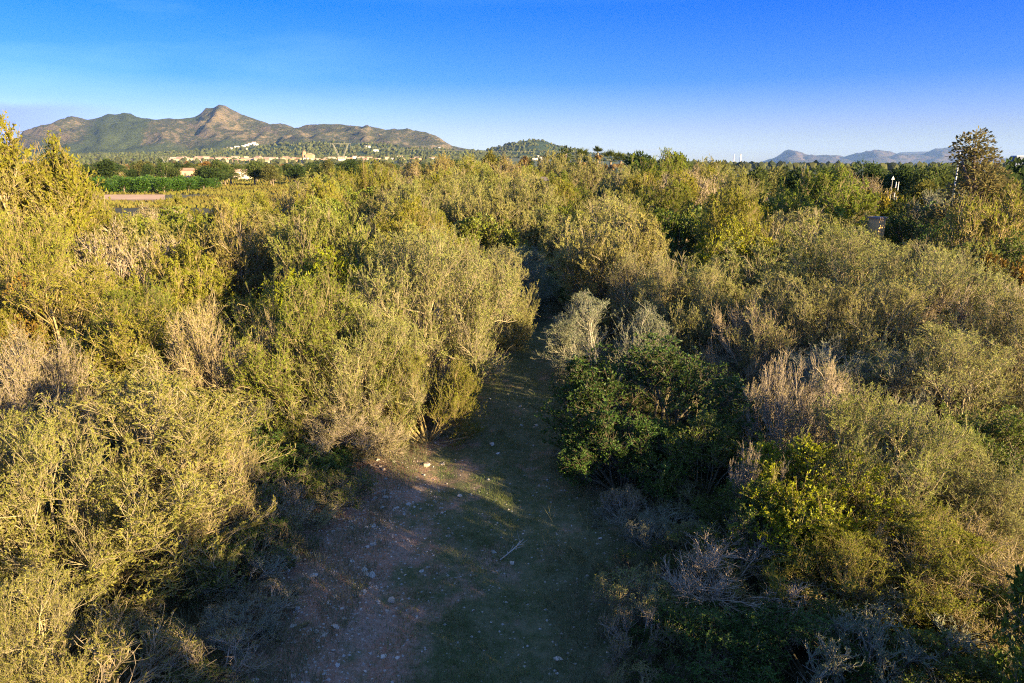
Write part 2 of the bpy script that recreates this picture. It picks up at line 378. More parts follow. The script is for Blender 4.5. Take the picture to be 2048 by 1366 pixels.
def rock_material(name, rock_a, rock_b, scrub, forest, scrub_amt, sc):
    m, t, o = new_mat(name)
    p = t.nodes.new('ShaderNodeBsdfPrincipled'); p.inputs['Roughness'].default_value = 1.0; p.inputs['Specular IOR Level'].default_value = 0.05
    tcn = t.nodes.new('ShaderNodeTexCoord'); V = tcn.outputs['Object']
    def noise(s, det=6, rough=0.6):
        n = t.nodes.new('ShaderNodeTexNoise'); n.inputs['Scale'].default_value = s; n.inputs['Detail'].default_value = det; n.inputs['Roughness'].default_value = rough
        link(t, V, n.inputs['Vector']); return n.outputs['Fac']
    def rng_(v, a, b, c=0.0, d=1.0):
        n = t.nodes.new('ShaderNodeMapRange'); n.inputs[1].default_value = a; n.inputs[2].default_value = b; n.inputs[3].default_value = c; n.inputs[4].default_value = d
        link(t, v, n.inputs[0]); return n.outputs[0]
    def mix(f, a, b):
        n = t.nodes.new('ShaderNodeMixRGB'); link(t, f, n.inputs[0])
        for i, c in ((1, a), (2, b)):
            if isinstance(c, tuple): n.inputs[i].default_value = (*c, 1)
            else: link(t, c, n.inputs[i])
        return n.outputs[0]
    def add(a, b):
        n = t.nodes.new('ShaderNodeMath'); n.operation = 'ADD'; link(t, a, n.inputs[0])
        if isinstance(b, float): n.inputs[1].default_value = b
        else: link(t, b, n.inputs[1])
        return n.outputs[0]
    at = t.nodes.new('ShaderNodeAttribute'); at.attribute_name = 'wood'
    g = t.nodes.new('ShaderNodeNewGeometry'); sp = t.nodes.new('ShaderNodeSeparateXYZ'); link(t, g.outputs['True Normal'], sp.inputs[0])
    rock = mix(rng_(noise(0.006 * sc), 0.35, 0.65), rock_a, rock_b)
    flat = rng_(sp.outputs['Z'], 0.70, 0.95, -0.10, 0.08)
    sf = rng_(add(add(noise(0.035 * sc, 8, 0.75), flat), scrub_amt), 0.50, 0.60)
    c = mix(sf, rock, scrub)
    ff = rng_(add(add(at.outputs['Fac'], noise(0.012 * sc, 6, 0.7)), -0.5), 0.35, 0.6)
    tree = mix(rng_(noise(0.09 * sc, 4, 0.7), 0.4, 0.6), forest, tuple(1.7 * x for x in forest))
    c = mix(ff, c, tree)
    link(t, c, p.inputs['Base Color'])
    b = t.nodes.new('ShaderNodeBump'); b.inputs['Strength'].default_value = 0.8; b.inputs['Distance'].default_value = 16.0
    link(t, noise(0.05 * sc, 6, 0.7), b.inputs['Height']); link(t, b.outputs[0], p.inputs['Normal'])
    link(t, p.outputs[0], o.inputs['Surface']); return m
def build_mountain(name, hf, x0, x1, y0, y1, dx, dy, mat, wood):
    xs = np.arange(x0, x1, dx); ys = np.arange(y0, y1, dy); X, Y = np.meshgrid(xs, ys); Z = hf(X, Y)
    Z = np.maximum(Z, ground_z(X, Y) - 3)
    idx = np.arange(X.size).reshape(X.shape)
    keep = (Z > ground_z(X, Y) - 2.5)
    F = np.stack([idx[:-1, :-1], idx[:-1, 1:], idx[1:, 1:], idx[1:, :-1]], -1).reshape(-1, 4)
    k = keep.ravel()[F].any(1)
    me = mesh_arrays(name, np.stack([X, Y, Z], -1).reshape(-1, 3), F[k], True, {'wood': wood(X, Y, Z).ravel()})
    return tag(obj(name, me, mat), kind='structure')
def u_of(X, Y): return 1024 + FPX * X / Y * 1.03
def wood_main(X, Y, Z):
    u = u_of(X, Y); t = (Y - 2750) / 1450
    a = sstep(150, 215, u - 60 * (t - .5)) * sstep(330, 285, u + 70 * (0.6 - t)) * sstep(1.02, 0.96, t) * 0.95
    b = 0.8 * sstep(0.5, 0.15, t)
    c = 0.75 * sstep(370, 385, u) * sstep(425, 400, u) * sstep(0.72, 0.85, t)
    d = 0.6 * sstep(300, 330, u) * sstep(395, 370, u) * sstep(.88, .97, t)
    return np.maximum(np.maximum(a, b), np.maximum(c, d))
M_ROCK = rock_material('limestone_slopes', (0.185, 0.138, 0.082), (0.125, 0.10, 0.06), (0.055, 0.058, 0.027), (0.036, 0.045, 0.02), 0.05, 1.6)
M_HILLF = rock_material('wooded_slopes', (0.2, 0.15, 0.09), (0.16, 0.13, 0.08), (0.07, 0.075, 0.035), (0.03, 0.045, 0.02), 0.05, 1.4)
M_ROCKR = rock_material('distant_slopes', (0.11, 0.08, 0.06), (0.065, 0.052, 0.045), (0.028, 0.032, 0.028), (0.04, 0.05, 0.03), -0.02, 0.4)
x_l = px(-60, 320, 4200)[0]; x_r = px(1110, 320, 4200)[0]
build_mountain('mountain', H_MAIN, x_l - 200, x_r + 200, 2600, 4700, 12, 16, M_ROCK, wood_main)
build_mountain('foothill', H_FOOT, px(40, 320, 2720)[0], px(1080, 320, 2720)[0], 2000, 3300, 14, 16, M_HILLF, lambda X, Y, Z: np.full(X.shape, 0.9))
build_mountain('wooded_hill', H_HILL, px(925, 320, 3000)[0], px(1365, 320, 3000)[0], 2250, 3700, 12, 15, M_HILLF, lambda X, Y, Z: np.full(X.shape, 0.9))
build_mountain('distant_mountain', H_RIGHT, px(1495, 330, 11500)[0], px(2105, 330, 11500)[0], 9400, 13200, 36, 60, M_ROCKR, lambda X, Y, Z: np.full(X.shape, 0.1))
build_mountain('far_ridge', H_FAR, px(1735, 330, 14600)[0], px(1995, 330, 14600)[0], 13400, 15600, 40, 60, M_ROCKR, lambda X, Y, Z: np.full(X.shape, 0.1))
def land_z(x, y):
    z = ground_z(x, y)
    for h in (H_MAIN, H_FOOT, H_HILL): z = np.maximum(z, h(x, y))
    return z

# haze: one even box of air round everything
V, F = box_arr(-16400, 16400, -16400, 16400, -4, 420)
hz = obj('haze', mesh_arrays('haze', V, F)); tag(hz, 'thin pale blue haze over the plain and mountains', 'haze', kind='stuff')
m, t, o = new_mat('haze_air'); pv = t.nodes.new('ShaderNodeVolumePrincipled')
pv.inputs['Color'].default_value = (0.33, 0.56, 1.0, 1); pv.inputs['Density'].default_value = 2.9e-5; pv.inputs['Anisotropy'].default_value = 0.0
pv.inputs['Density Attribute'].default_value = ''
link(t, pv.outputs[0], o.inputs['Volume']); hz.data.materials.append(m)

# ------------------------------------------------------------------ forest on the far slopes (one mass)
def ico():
    bm = bmesh.new(); bmesh.ops.create_icosphere(bm, subdivisions=1, radius=1); V = np.array([v.co[:] for v in bm.verts]); F = np.array([[v.index for v in f.verts] for f in bm.faces]); bm.free(); return V, F
IV, IF = ico()
def blobs(P, R, Hh, rng):
    n = len(P); V = IV[None] * (1 + rng.uniform(-.35, .35, (n, len(IV), 1))); V = V * np.stack([R, R, Hh], -1)[:, None, :] + P[:, None, :] + np.array([0, 0, 1])[None, None] * (Hh * .7)[:, None, None]
    F = IF[None] + (np.arange(n) * len(IV))[:, None, None]
    return V.reshape(-1, 3), F.reshape(-1, 3)
rng = np.random.default_rng(5)
PTS = []
def scatter(n, u0, u1, y0, y1, test=None):
    y = rng.uniform(y0, y1, n); u = rng.uniform(u0, u1, n); x = (u - 1024) / FPX / 1.03 * y
    dens = fbm(x / 90, y / 140, 3, 3); k = dens > -0.22
    if test is not None: k &= test(x, y)
    x, y = x[k], y[k]; PTS.append(np.stack([x, y, land_z(x, y)], -1))
scatter(4200, 60, 1000, 2060, 2760); scatter(1700, 935, 1330, 2320, 3020); scatter(1300, 90, 1000, 1450, 2100); scatter(900, 1350, 2100, 700, 2600)
P = np.concatenate(PTS); R = rng.uniform(3.0, 6.0, len(P)); V, F = blobs(P, R, R * rng.uniform(.8, 1.3, len(P)), rng)
vv = np.repeat(rng.random(len(P)), len(IV))
fo = obj('forest', mesh_arrays('forest', V, F, False, {'v': vv}), M_LEAF, color=(0.085, 0.095, 0.035))
tag(fo, 'dark green pine wood covering the foot of the mountain', 'forest', kind='stuff')

# ------------------------------------------------------------------ shrub prototypes
def shrub_proto(name, seed, R=2.2, H=3.2, n0=16, n1=9, n2=11, n3=5, nl=5, L=0.055, Wd=0.016, tw=0.22, up=0.35, spread=78, twig_r=0.0035, leafm=None, l2=(0.35, 0.7), l1=(0.25, 0.45), lump=0.28, droop=0.0, t1lo=.30, comp=.3):
    rng = np.random.default_rng(seed)
    az = (np.arange(n0) + rng.uniform(-.5, .5, n0)) * 2.399963
    th = np.radians(spread) * np.sqrt(rng.uniform(0.0, 1, n0)); th[: max(2, n0 // 6)] *= 0.35
    d = np.stack([np.sin(th) * np.cos(az), np.sin(th) * np.sin(az), np.cos(th)], -1)
    rad = 1 / np.sqrt((np.sin(th) / R) ** 2 + (np.cos(th) / H) ** 2) * (1 + lump * rng.uniform(-1, .6, n0))
    base = np.stack([np.cos(az), np.sin(az), np.zeros(n0)], -1) * (0.10 * R * rng.uniform(.2, 1, n0))[:, None]
    base[:, 2] = -0.08
    L0 = grow(base, d + np.array([0, 0, .25]), rad * 0.82, 5, 0.03, 0.13, rng)
    i1 = np.repeat(np.arange(n0), n1); t1 = rng.uniform(t1lo, 1.0, len(i1)) ** (0.65 if t1lo > .25 else .8)
    p, tg = sample(L0, i1, t1); out = unit(p - np.array([0, 0, .25 * H]))
    L1 = grow(p, tg * .7 + out * .55 + rng.normal(0, .5, p.shape) + np.array([0, 0, .15 - droop]), rng.uniform(*l1, len(p)) * (R + H) / 2, 3, 0.05 - droop * .2, 0.16, rng)
    i2 = np.repeat(np.arange(len(L1)), n2); t2 = rng.uniform(0.15, 1.0, len(i2))
    p, tg = sample(L1, i2, t2); out = unit(p - np.array([0, 0, .25 * H]))
    L2 = grow(p, tg * .7 + out * .4 + rng.normal(0, .45, p.shape) + np.array([0, 0, up - droop]), rng.uniform(*l2, len(p)), 2, 0.08, 0.14, rng)
    i3 = np.repeat(np.arange(len(L2)), n3); t3 = rng.uniform(0.12, 1.0, len(i3))
    p, tg = sample(L2, i3, t3)
    L3 = grow(p, tg * .8 + rng.normal(0, .42, p.shape) + np.array([0, 0, up * .8]), rng.uniform(.5, 1.3, len(p)) * tw, 1, 0, 0, rng)
    def dome(A):
        q = A - np.array([0, 0, .4 * H]); d = unit(q); sv = np.where(q[..., 2] > 0, .6 * H, .5 * H)
        lob = 1.04 + .42 * PN[seed % 5](d[..., 0] * 1.9 + seed, d[..., 1] * 1.9 + d[..., 2] * .7) + .30 * PN[(seed + 2) % 7](d[..., 0] * 3.1 + d[..., 2] * 2.7, d[..., 1] * 3.1 + seed * .37)
        e_ = np.sqrt((q[..., 0] / R) ** 2 + (q[..., 1] / R) ** 2 + (q[..., 2] / sv) ** 2) / lob
        n_ = np.where(e_ > .9, .9 + (e_ - .9) * comp, .9 * (np.maximum(e_, 1e-4) / .9) ** .85)
        return np.array([0, 0, .4 * H]) + q * (n_ / np.maximum(e_, 1e-4))[..., None]
    L1, L2, L3 = dome(L1), dome(L2), dome(L3)
    for A in (L0, L1, L2, L3): A[..., 2] = np.where(A[..., 2] < 0.04, 0.04 + 0.2 * np.abs(A[..., 2]), A[..., 2]) if A is not L0 else A[..., 2]
    sc = (R + H) / 5.4
    V0, F0 = tubes(L0, np.full(n0, .045 * sc) * rng.uniform(.6, 1.2, n0), np.full(n0, .012), 5)
    V1, F1 = tubes(L1, np.full(len(L1), .013), np.full(len(L1), .005), 3)
    stems = mesh_arrays(name + '_stems', np.concatenate([V0, V1]), np.concatenate([F0, F1 + len(V0)]), True); stems.materials.append(M_BARK)
    V2, F2 = tubes(L2, np.full(len(L2), twig_r * 1.5), np.full(len(L2), twig_r * .8), 3)
    V3, F3 = tubes(L3, np.full(len(L3), twig_r), np.full(len(L3), twig_r * .5), 3)
    twigs = mesh_arrays(name + '_twigs', np.concatenate([V2, V3]), np.concatenate([F2, F3 + len(V2)]), True); twigs.materials.append(M_BARK)
    leaves = None
    if nl:
        clump = rng.random(len(L1)) * .75                       # whole boughs differ a little
        # some boughs carry few leaves
        keepb = rng.random(len(L1)) > 0.08
        i4 = np.repeat(np.arange(len(L3)), nl); bough = i2[i3[i4]]; k = keepb[bough]; i4 = i4[k]; bough = bough[k]
        p, tg = sample(L3, i4, rng.uniform(.15, 1.0, len(i4)))
        n = len(p); Ls = L * rng.uniform(.6, 1.3, n)
        V, F = leaf_quads(p, tg * .75 + rng.normal(0, .5, p.shape) + np.array([0, 0, .15]), Ls, Wd * rng.uniform(.7, 1.3, n), rng)
        v = np.clip(clump[bough] + rng.uniform(-.05, .3, n), 0, 1)
        leaves = mesh_arrays(name + '_foliage', V, F, False, {'v': np.repeat(v, 4)}); leaves.materials.append(leafm or M_LEAF)
    Q = V if nl else np.concatenate([V2, V3])
    return dict(stems=stems, twigs=twigs, leaves=leaves, R=float(np.percentile(np.hypot(Q[:, 0], Q[:, 1]), 96)), H=float(np.percentile(Q[:, 2], 99.2)))
PR = {}
PR['olive'] = [shrub_proto('olive', 100 + i, n0=24, n1=9, n2=10, n3=5, nl=8, L=.050, Wd=.0155, lump=.22, twig_r=.0028, tw=.2, t1lo=.2) for i in range(3)]
PR['twiggy'] = [shrub_proto('twiggy', 200 + i, n0=18, n1=9, n2=11, n3=5, nl=3, L=.06, Wd=.020, comp=.5, tw=.26, lump=.3, twig_r=.004) for i in range(2)]
PR['leafy'] = [shrub_proto('leafy', 300 + i, n0=20, n1=10, n2=9, n3=4, nl=6, L=.07, Wd=.038, tw=.16, up=.15, lump=.18, leafm=M_GLOSS) for i in range(2)]
PR['bare'] = [shrub_proto('bare', 400 + i, n0=12, n1=8, n2=8, n3=4, nl=0, comp=.7, tw=.25, twig_r=.0045, l2=(.4, .8)) for i in range(1)]
PR['low'] = [shrub_proto('low', 500 + i, R=.8, H=.75, n0=14, n1=6, n2=6, n3=3, nl=4, L=.035, Wd=.010, tw=.12, l2=(.15, .35), twig_r=.0022) for i in range(2)]
PR['olive_far'] = [shrub_proto('olive_far', 600 + i, R=2.6, H=4.2, n0=17, n1=8, n2=8, n3=3, nl=17, L=.098, Wd=.027, tw=.36, up=.5, spread=66, twig_r=.006, l2=(.45, .9), lump=.32) for i in range(3)]
PR['twiggy_far'] = [shrub_proto('twiggy_far', 700 + i, R=2.5, H=4.0, n0=17, n1=8, n2=8, n3=4, nl=3, L=.12, Wd=.045, comp=.45, tw=.42, up=.5, spread=66, twig_r=.008, l2=(.5, 1.0), lump=.3) for i in range(2)]
PR['leafy_far'] = [shrub_proto('leafy_far', 800 + i, R=2.4, H=3.6, n0=16, n1=8, n2=7, n3=3, nl=7, L=.13, Wd=.075, tw=.26, up=.2, lump=.22, leafm=M_GLOSS) for i in range(2)]
PR['column'] = [shrub_proto('column', 900 + i, R=1.7, H=7.2, n0=22, n1=14, n2=9, n3=3, nl=8, L=.11, Wd=.04, tw=.34, up=.6, spread=36, twig_r=.006, l2=(.4, .8), l1=(.12, .24), lump=.25) for i in range(1)]

TONE = {  # foliage colour, twig colour
    'pale olive': ((0.205, 0.210, 0.045), (0.29, 0.235, 0.13)),
    'yellow-olive': ((0.195, 0.198, 0.024), (0.25, 0.19, 0.08)),
    'olive-green': ((0.140, 0.165, 0.022), (0.20, 0.16, 0.075)),
    'grey-olive': ((0.225, 0.222, 0.062), (0.27, 0.22, 0.125)),
    'silvery': ((0.170, 0.190, 0.100), (0.26, 0.235, 0.17)),
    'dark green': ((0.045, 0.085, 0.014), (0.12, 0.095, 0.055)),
    'bright green': ((0.190, 0.205, 0.008), (0.20, 0.16, 0.06)),
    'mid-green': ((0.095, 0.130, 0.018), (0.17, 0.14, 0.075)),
    'tan': ((0.215, 0.190, 0.050), (0.32, 0.245, 0.14)),
    'pinkish-grey': ((0.19, 0.17, 0.060), (0.35, 0.275, 0.19)),
    'rusty': ((0.21, 0.135, 0.020), (0.22, 0.14, 0.07)),
    'golden': ((0.215, 0.180, 0.014), (0.26, 0.19, 0.07)),
}
RND = random.Random(77)
def shrub(kind, x, y, R, H, tone, name, label, cat='shrub', group=None, which=None, sx=1.0):
    pr = PR[kind]; p = pr[RND.randrange(len(pr)) if which is None else which % len(pr)]
    z = float(ground_z(x, y))
    R *= 1.03; e = empty(name, (x, y, z - 0.02), RND.uniform(0, 6.283), (R / p['R'] * sx, R / p['R'], H / p['H']))
    fc, tcx = TONE[tone]; jb = RND.uniform(.88, 1.14); j = [jb * RND.uniform(.955, 1.045) for _ in range(3)]
    fc = tuple(a * b for a, b in zip(fc, j)); jj = RND.uniform(.85, 1.1); tcx = tuple(a * jj for a in tcx)
    obj('stems', p['stems'], None, e, tcx); obj('twigs', p['twigs'], None, e, tcx)
    if p['leaves'] is not None: obj('foliage', p['leaves'], None, e, fc)
    return tag(e, label, cat, group)
def shrub_px(kind, u, vtop, Y, R, tone, name, label, **k):
    x, zt = px(u, vtop, Y); H = max(0.35, (zt - float(ground_z(x, Y))) * 0.96)
    return shrub(kind, x, Y, R, H, tone, name, label, **k)

# --- shrubs beside the track, placed one by one
NEAR = [
 # kind, u, vtop, Y, R, tone, name, label
 ('olive', 30, 1160, 6.5, .95, 'pale olive', 'wild_olive_shrub', 'small sunlit olive shrub in the bottom left corner with big pale leaves'),
 ('olive', 165, 735, 9.7, 2.5, 'pale olive', 'wild_olive_shrub', 'large sunlit olive shrub filling the lower left edge, bare twigs on its track side'),
 ('twiggy', 345, 830, 9.9, 1.15, 'tan', 'twiggy_shrub', 'tan twiggy shrub fanning out toward the track from the large lower left olive'),
 ('olive', 50, 830, 8.9, 1.6, 'pale olive', 'wild_olive_shrub', 'sunlit olive shrub at the left edge in front of the large one'),
 ('olive', 130, 545, 15.2, 2.9, 'yellow-olive', 'wild_olive_shrub', 'broad yellow-olive shrub behind the large lower left olive'),
 ('twiggy', 425, 605, 14.2, 1.55, 'tan', 'twiggy_shrub', 'round tan half-bare shrub between two olive shrubs left of the track'),
 ('olive', 300, 560, 16.8, 1.9, 'olive-green', 'wild_olive_shrub', 'olive shrub just behind the round tan half-bare shrub'),
 ('olive', 610, 530, 14.8, 2.1, 'olive-green', 'wild_olive_shrub', 'olive-green shrub with grey twigs left of the track above shaded scrub'),
 ('olive', 700, 600, 14.4, 1.6, 'grey-olive', 'wild_olive_shrub', 'grey-olive shrub leaning in front of the biggest trackside olive'),
 ('olive', 850, 458, 17.4, 2.45, 'grey-olive', 'wild_olive_shrub', 'biggest pale olive shrub bulging over the left side of the track'),
 ('olive', 850, 700, 14.3, 1.15, 'yellow-olive', 'wild_olive_shrub', 'small yellow sunlit shrub at the foot of the biggest trackside olive'),
 ('leafy', 640, 500, 18.6, 1.7, 'bright green', 'mastic_shrub', 'fresh green leafy shrub tucked behind the olive-green shrub with grey twigs'),
 ('olive', 985, 490, 22.5, 1.6, 'grey-olive', 'wild_olive_shrub', 'pale shrub just behind the biggest trackside olive at the track edge'),
 ('olive', 1030, 492, 27.5, 1.9, 'silvery', 'wild_olive_shrub', 'shaded silvery shrub left of the dark far end of the track'),
 ('leafy', 1135, 545, 29.5, 2.0, 'mid-green', 'wild_olive_shrub', 'shadowed shrub closing the far end of the track'),
 ('twiggy', 560, 740, 14.0, 1.2, 'silvery', 'shaded_shrub', 'shaded grey twiggy shrub under the olive-green shrub left of the track'),
 ('twiggy', 690, 790, 13.4, 1.2, 'pinkish-grey', 'shaded_shrub', 'shaded pinkish-grey shrub below the grey-olive shrub left of the track'),
 ('leafy', 470, 850, 12.4, 1.2, 'dark green', 'shaded_shrub', 'low dark green shrub in deep shade beside the tan fanning shrub'),
 ('leafy', 600, 890, 12.2, 0.9, 'dark green', 'shaded_shrub', 'dark green shaded shrub at the left verge under the pinkish-grey shrub'),
 # right of the track
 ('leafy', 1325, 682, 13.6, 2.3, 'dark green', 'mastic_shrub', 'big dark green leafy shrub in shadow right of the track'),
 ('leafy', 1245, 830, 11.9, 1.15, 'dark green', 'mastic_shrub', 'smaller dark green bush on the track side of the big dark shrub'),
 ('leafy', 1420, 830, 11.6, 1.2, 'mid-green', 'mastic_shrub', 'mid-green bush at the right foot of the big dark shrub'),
 ('olive', 1215, 590, 18.2, 1.75, 'silvery', 'wild_olive_shrub', 'silvery half-shaded shrub behind the big dark green shrub'),
 ('olive', 1390, 520, 20.5, 1.9, 'grey-olive', 'wild_olive_shrub', 'sunlit pale olive shrub behind the silvery half-shaded shrub'),
 ('twiggy', 1300, 500, 22.5, 1.4, 'grey-olive', 'twiggy_shrub', 'leggy shrub with upright tips behind the silvery half-shaded shrub'),
 ('bare', 1515, 600, 17.5, 1.2, 'tan', 'bare_shrub', 'tangled bare brown branches between the pale olive and the wide right-hand thicket'),
 ('twiggy', 1600, 712, 11.7, 0.95, 'pinkish-grey', 'twiggy_shrub', 'pale pinkish twiggy shrub standing clear above the green climber mound'),
 ('bare', 1520, 885, 10.2, 0.6, 'pinkish-grey', 'bare_shrub', 'small bare pinkish twigs beside the green climber mound'),
 ('leafy', 1635, 895, 9.6, 1.25, 'bright green', 'climber_mound', 'mound of bright green climber half in shade on the right'),
 ('olive', 1775, 795, 10.2, 1.5, 'pale olive', 'wild_olive_shrub', 'pale shrub with reddish twig tips behind the green climber mound'),
 ('olive', 1800, 1000, 8.6, 1.35, 'yellow-olive', 'wild_olive_shrub', 'sunlit straggling shrub below the pale shrub with reddish tips'),
 ('twiggy', 1925, 1060, 8.2, 1.35, 'tan', 'twiggy_shrub', 'straggling sunlit twigs with sparse leaves at the lower right edge'),
 ('bare', 1470, 1080, 8.5, 1.25, 'pinkish-grey', 'bare_shrub', 'dead grey bramble of bare twigs in shade right of the track'),
 ('leafy', 1420, 1230, 7.2, 0.9, 'dark green', 'mastic_shrub', 'low dark green bush at the bottom edge below the dead grey bramble'),
 ('leafy', 1640, 1240, 6.9, 0.95, 'dark green', 'mastic_shrub', 'low dark bush at the bottom edge under the straggling sunlit shrub'),
 ('leafy', 1850, 1270, 6.6, 0.9, 'mid-green', 'mastic_shrub', 'low mid-green bush near the bottom right corner'),
 ('twiggy', 1720, 690, 14.8, 1.9, 'silvery', 'shaded_shrub', 'shaded grey shrub behind the pale pinkish twiggy shrub'),
 ('olive', 1900, 655, 13.6, 2.2, 'grey-olive', 'wild_olive_shrub', 'broad sunlit shrub in the right-hand thicket above the straggling twigs'),
 ('olive', 2060, 585, 14.8, 2.2, 'grey-olive', 'wild_olive_shrub', 'pale sunlit shrub cut by the right edge halfway up'),
 ('leafy', 2020, 820, 11.5, 1.4, 'mid-green', 'mastic_shrub', 'green shrub at the right edge below the pale sunlit one'),
 ('olive', 1690, 452, 22.5, 2.7, 'grey-olive', 'wild_olive_shrub', 'wide pale olive shrub crowning the right-hand thicket'),
 ('olive', 1850, 492, 19.0, 2.5, 'grey-olive', 'wild_olive_shrub', 'wide pale shrub with bare tips right of the crowning olive'),
 ('twiggy', 1965, 560, 17.5, 1.7, 'pinkish-grey', 'twiggy_shrub', 'pinkish bare-tipped shrub near the right edge'),
 ('olive', 1590, 545, 18.0, 1.7, 'grey-olive', 'wild_olive_shrub', 'pale shrub before the crowning olive, beside the tangled bare branches'),
 ('olive', 1760, 565, 17.0, 1.9, 'grey-olive', 'wild_olive_shrub', 'grey-olive shrub in the middle of the right-hand thicket'),
 ('leafy', 1460, 442, 26.5, 2.0, 'bright green', 'mastic_shrub', 'bright yellow-green leafy bush behind the sunlit pale olive shrub'),
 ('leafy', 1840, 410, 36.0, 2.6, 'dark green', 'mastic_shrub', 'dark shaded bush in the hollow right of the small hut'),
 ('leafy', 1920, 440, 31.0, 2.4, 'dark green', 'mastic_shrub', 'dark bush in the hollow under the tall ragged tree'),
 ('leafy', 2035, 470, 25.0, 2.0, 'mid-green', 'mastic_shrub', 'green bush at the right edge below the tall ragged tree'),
 ('twiggy_far', 1990, 375, 27.0, 2.2, 'yellow-olive', 'twiggy_shrub', 'tall yellow-olive shrub in front of the tall ragged tree'),
 ('twiggy_far', 1890, 370, 40.0, 2.3, 'silvery', 'bare_shrub', 'grey leafless shrub left of the tall ragged tree'),
 ('olive_far', 1640, 335, 41.0, 3.7, 'olive-green', 'wild_olive_tree', 'large round olive-green tree on the skyline left of the road sign'),
 ('leafy_far', 1765, 378, 44.0, 2.0, 'golden', 'golden_bush', 'golden-yellow bush below the road sign'),
 ('olive_far', 1835, 395, 40.0, 2.2, 'mid-green', 'wild_olive_shrub', 'green shrub under the golden-yellow bush'),
 ('twiggy_far', 1725, 345, 58.0, 2.6, 'pinkish-grey', 'bare_tree', 'pinkish leafless tree left of the road sign'),
 ('leafy_far', 2030, 505, 21.0, 1.3, 'rusty', 'rusty_bush', 'small orange-tinged bush at the right edge'),
 ('olive', 1985, 905, 9.7, 1.3, 'grey-olive', 'wild_olive_shrub', 'sunlit shrub at the right edge above the straggling sunlit twigs'),
 ('leafy', 2010, 1180, 7.5, 1.0, 'mid-green', 'mastic_shrub', 'green shrub cut by the right edge above the bottom corner'),
 ('olive', 1690, 1060, 8.1, 1.0, 'yellow-olive', 'wild_olive_shrub', 'sunlit shrub between the dead grey bramble and the straggling sunlit twigs'),
 ('leafy', 1525, 965, 9.5, 0.95, 'mid-green', 'mastic_shrub', 'shaded green bush left of the green climber mound'),
 # left edge
 ('column', 52, 258, 24.0, 2.1, 'yellow-olive', 'poplar', 'tallest yellow poplar at the left edge'),
 ('column', 112, 292, 25.0, 2.0, 'yellow-olive', 'poplar', 'shorter poplar beside the tallest yellow one'),
 ('column', -5, 285, 23.0, 2.0, 'tan', 'poplar', 'brownish poplar cut by the left edge'),
 ('olive', 20, 420, 19.0, 2.3, 'yellow-olive', 'wild_olive_shrub', 'sunlit shrub at the left edge below the poplars'),
 ('leafy', 40, 560, 16.4, 1.3, 'rusty', 'rusty_bush', 'orange-tinged leafy bush at the left edge'),
 ('twiggy', 20, 660, 12.3, 1.3, 'pinkish-grey', 'twiggy_shrub', 'greyish bare twigs at the left edge above the large olive'),
 ('olive_far', 120, 350, 28.0, 2.0, 'tan', 'wild_olive_shrub', 'brownish shrub at the foot of the poplars'),
]
for a in NEAR: shrub_px(a[0], *a[1:6], a[6], a[7], cat='tree' if a[6] in ('poplar', 'wild_olive_tree', 'bare_tree') else 'shrub')
# shrubs on the bank behind and beside the camera (they shade the track)
for i, (x, y, R, H, lb) in enumerate([(5.9, 4.6, 1.5, 3.9, 'first'), (4.9, 2.9, 1.4, 3.8, 'fifth'), (4.6, 1.2, 1.5, 3.8, 'second'), (3.7, 3.8, 1.2, 1.7, 'sixth'), (3.5, 2.1, 1.2, 1.8, 'seventh'), (4.0, 5.1, .9, 1.2, 'eighth'), (5.0, -0.6, 1.6, 3.6, 'third'), (4.8, -3.4, 1.7, 3.6, 'fourth')]):
    shrub('leafy', x, y, R, H, 'mid-green', 'mastic_shrub', f'leafy shrub on the bank right of the viewpoint, {lb} one, outside the frame', group='shrubs behind the viewpoint')

ORD = ['first', 'second', 'third', 'fourth', 'fifth', 'sixth', 'seventh', 'eighth', 'ninth', 'tenth', 'eleventh', 'twelfth', 'thirteenth', 'fourteenth', 'fifteenth', 'sixteenth', 'seventeenth', 'eighteenth', 'nineteenth', 'twentieth']
def ordn(i): return ORD[i] if i < 20 else (f'{i+1}' + ('st' if (i+1) % 10 == 1 else 'nd' if (i+1) % 10 == 2 else 'rd' if (i+1) % 10 == 3 else 'th'))

# --- the sunlit thicket beyond, row by row
near_xy = [(px(a[1], a[2], a[3])[0], a[3], a[4]) for a in NEAR]
def in_frame(x, y): u = u_of(x, y); return -90 < u < 2140
rows = []; y = 20.5; ri = 0
while y < 100:
    st = 3.5 + (y - 20) * 0.052
    rows.append((ri, y, st)); y += st * (0.92 if y < 50 else 1.15); ri += 1
placed = []
for ri, y0, st in rows:
    half = y0 * 0.80 + 3; x = -half + RND.uniform(0, st); k = 0
    while x < half:
        xx = x + RND.uniform(-.3, .3) * st; yy = y0 + RND.uniform(-.32, .32) * st; x += st
        u = u_of(xx, yy)
        if not -90 < u < 2130: continue
        if any((xx - a) ** 2 + (yy - b) ** 2 < (0.62 * (c + 1.5)) ** 2 for a, b, c in near_xy): continue
        if abs(xx - float(track_x(yy))) < 2.7 and yy < 31: continue
        left_limit = 50 if u < 560 else 50 + (u - 560) * 0.35 if u < 680 else 100
        if u < 290 and yy > 36: continue
        if yy > left_limit: continue
        if u > 1490 and yy > 48: continue
        if u > 1755 and yy > 30: continue
        if u > 1900 and yy > 26: continue
        if 1700 < u < 1800 and 22 < yy < 50: continue
        placed.append((ri, k, xx, yy, u)); k += 1
TN = ['yellow-olive', 'olive-green', 'grey-olive', 'yellow-olive', 'pale olive', 'tan', 'pale olive', 'grey-olive']
